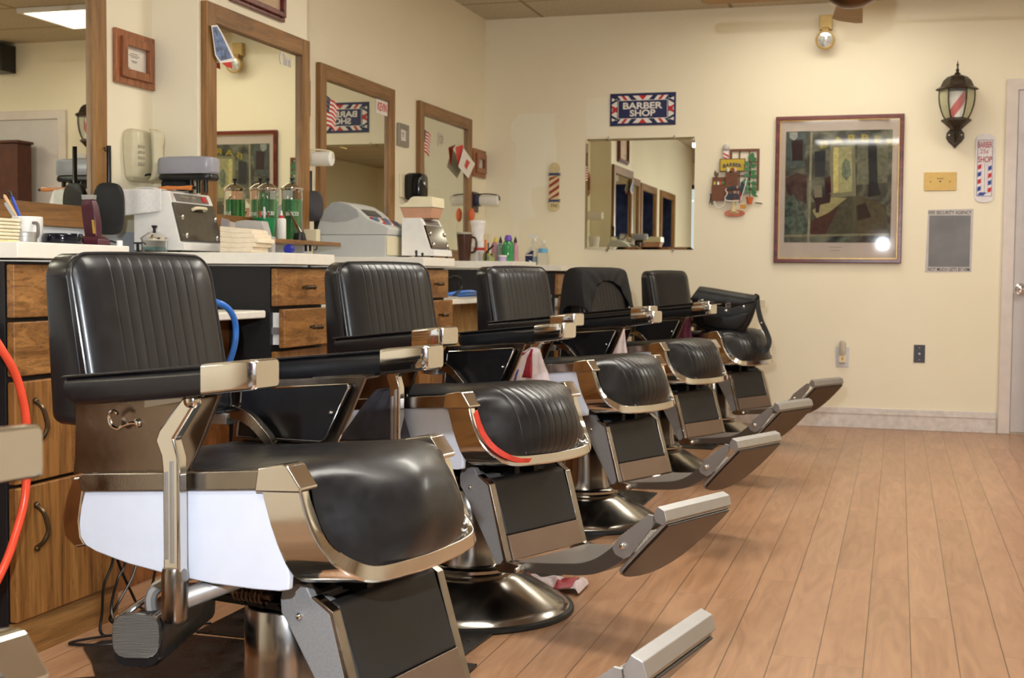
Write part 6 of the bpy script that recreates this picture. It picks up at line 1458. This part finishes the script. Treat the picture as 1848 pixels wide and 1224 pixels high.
MB().loft(rings).build('bag_body', BAGL, t, smooth=60)
flap_t = [(1262, 517), (1285, 520), (1320, 526), (1350, 531), (1366, 533)]; flap_f = [(1244, 541), (1270, 547), (1300, 549), (1330, 552), (1362, 545)]
rows = []
for dy, w0 in ((.12, 0), (.07, 0), (.01, .08), (-.012, .45), (-.014, .8), (-.010, 1.0)):
    rows.append([q(lerp(a[0], b[0], w0), lerp(a[1], b[1], w0) + 1.2 * math.sin(i * 2.1) * w0, dy) for i, (a, b) in enumerate(zip([(p.x, p.z) for p in spline([V((a, 0, b)) for a, b in flap_t], 4)], [(p.x, p.z) for p in spline([V((a, 0, b)) for a, b in flap_f], 4)]))])
MB().sheet(rows).build('bag_flap', BAGL, t, solid=.004, sub=1)
MB().loft([[q(cx_ + (a - cx_) * s_ * .72 + 2, cy_ + 8 + (b - cy_) * s_ * .5, dy) for a, b in F] for dy, s_ in ((0.01, 1.05), (-.012, 1.0), (-.018, .9))]).build('front_pocket', BAGL, t, smooth=60)
for px, py in ((1266, 546), (1315, 552)):
    st = MB(); st.ext([q(px - 4, py - 10, -.016), q(px + 3, py - 10, -.016), q(px + 2, py + 14, -.024), q(px - 5, py + 14, -.024)], (0, -.003, 0)); s_ = st.build('flap_strap', BAGL, t)
    MB().tube([q(px - 5, py - 4, -.024), q(px + 3, py - 5, -.024), q(px + 3, py + 2, -.026), q(px - 5, py + 3, -.026), q(px - 5, py - 4, -.024)], .002, 6, smooth=False).build('buckle', CHROME, s_)
MB().sph(q(1310, 561, -.03), .008, (1, .4, 1)).build('clasp', CHROME, t); MB().sph(q(1342, 554, -.016), .006, (1, .4, 1.6)).build('clasp', CHROME, t)
def ribbon(P, w_, th=.004):
    S = spline(P, 6); rings = []
    for i, p in enumerate(S):
        d = (S[min(i + 1, len(S) - 1)] - S[max(i - 1, 0)]).normalized(); n = d.cross(V((0, 1, 0))).normalized(); rings.append([p - n * w_ / 2, p + n * w_ / 2, p + n * w_ / 2 + V((0, th, 0)), p - n * w_ / 2 + V((0, th, 0))])
    return MB().loft(rings)
ribbon([q(1366, 534, .04), q(1368, 556, .02), q(1374, 580, -.0), q(1384, 602, -.02), q(1388, 618, -.03), (q(1382, 632, -.03)), q(1372, 634, -.03), q(1362, 624, -.02), q(1352, 612, .0), q(1345, 600, .02)], .028).build('shoulder_strap', BAGL, t, bevel=.001)
MB().sph(q(1374, 583, -.012), .005).build('strap_rivet', CHROME, t)
MB().tube([q(1362, 531, .03), q(1368, 533, .03), q(1369, 539, .03)], .004, 8).build('strap_ring', DARK, t)
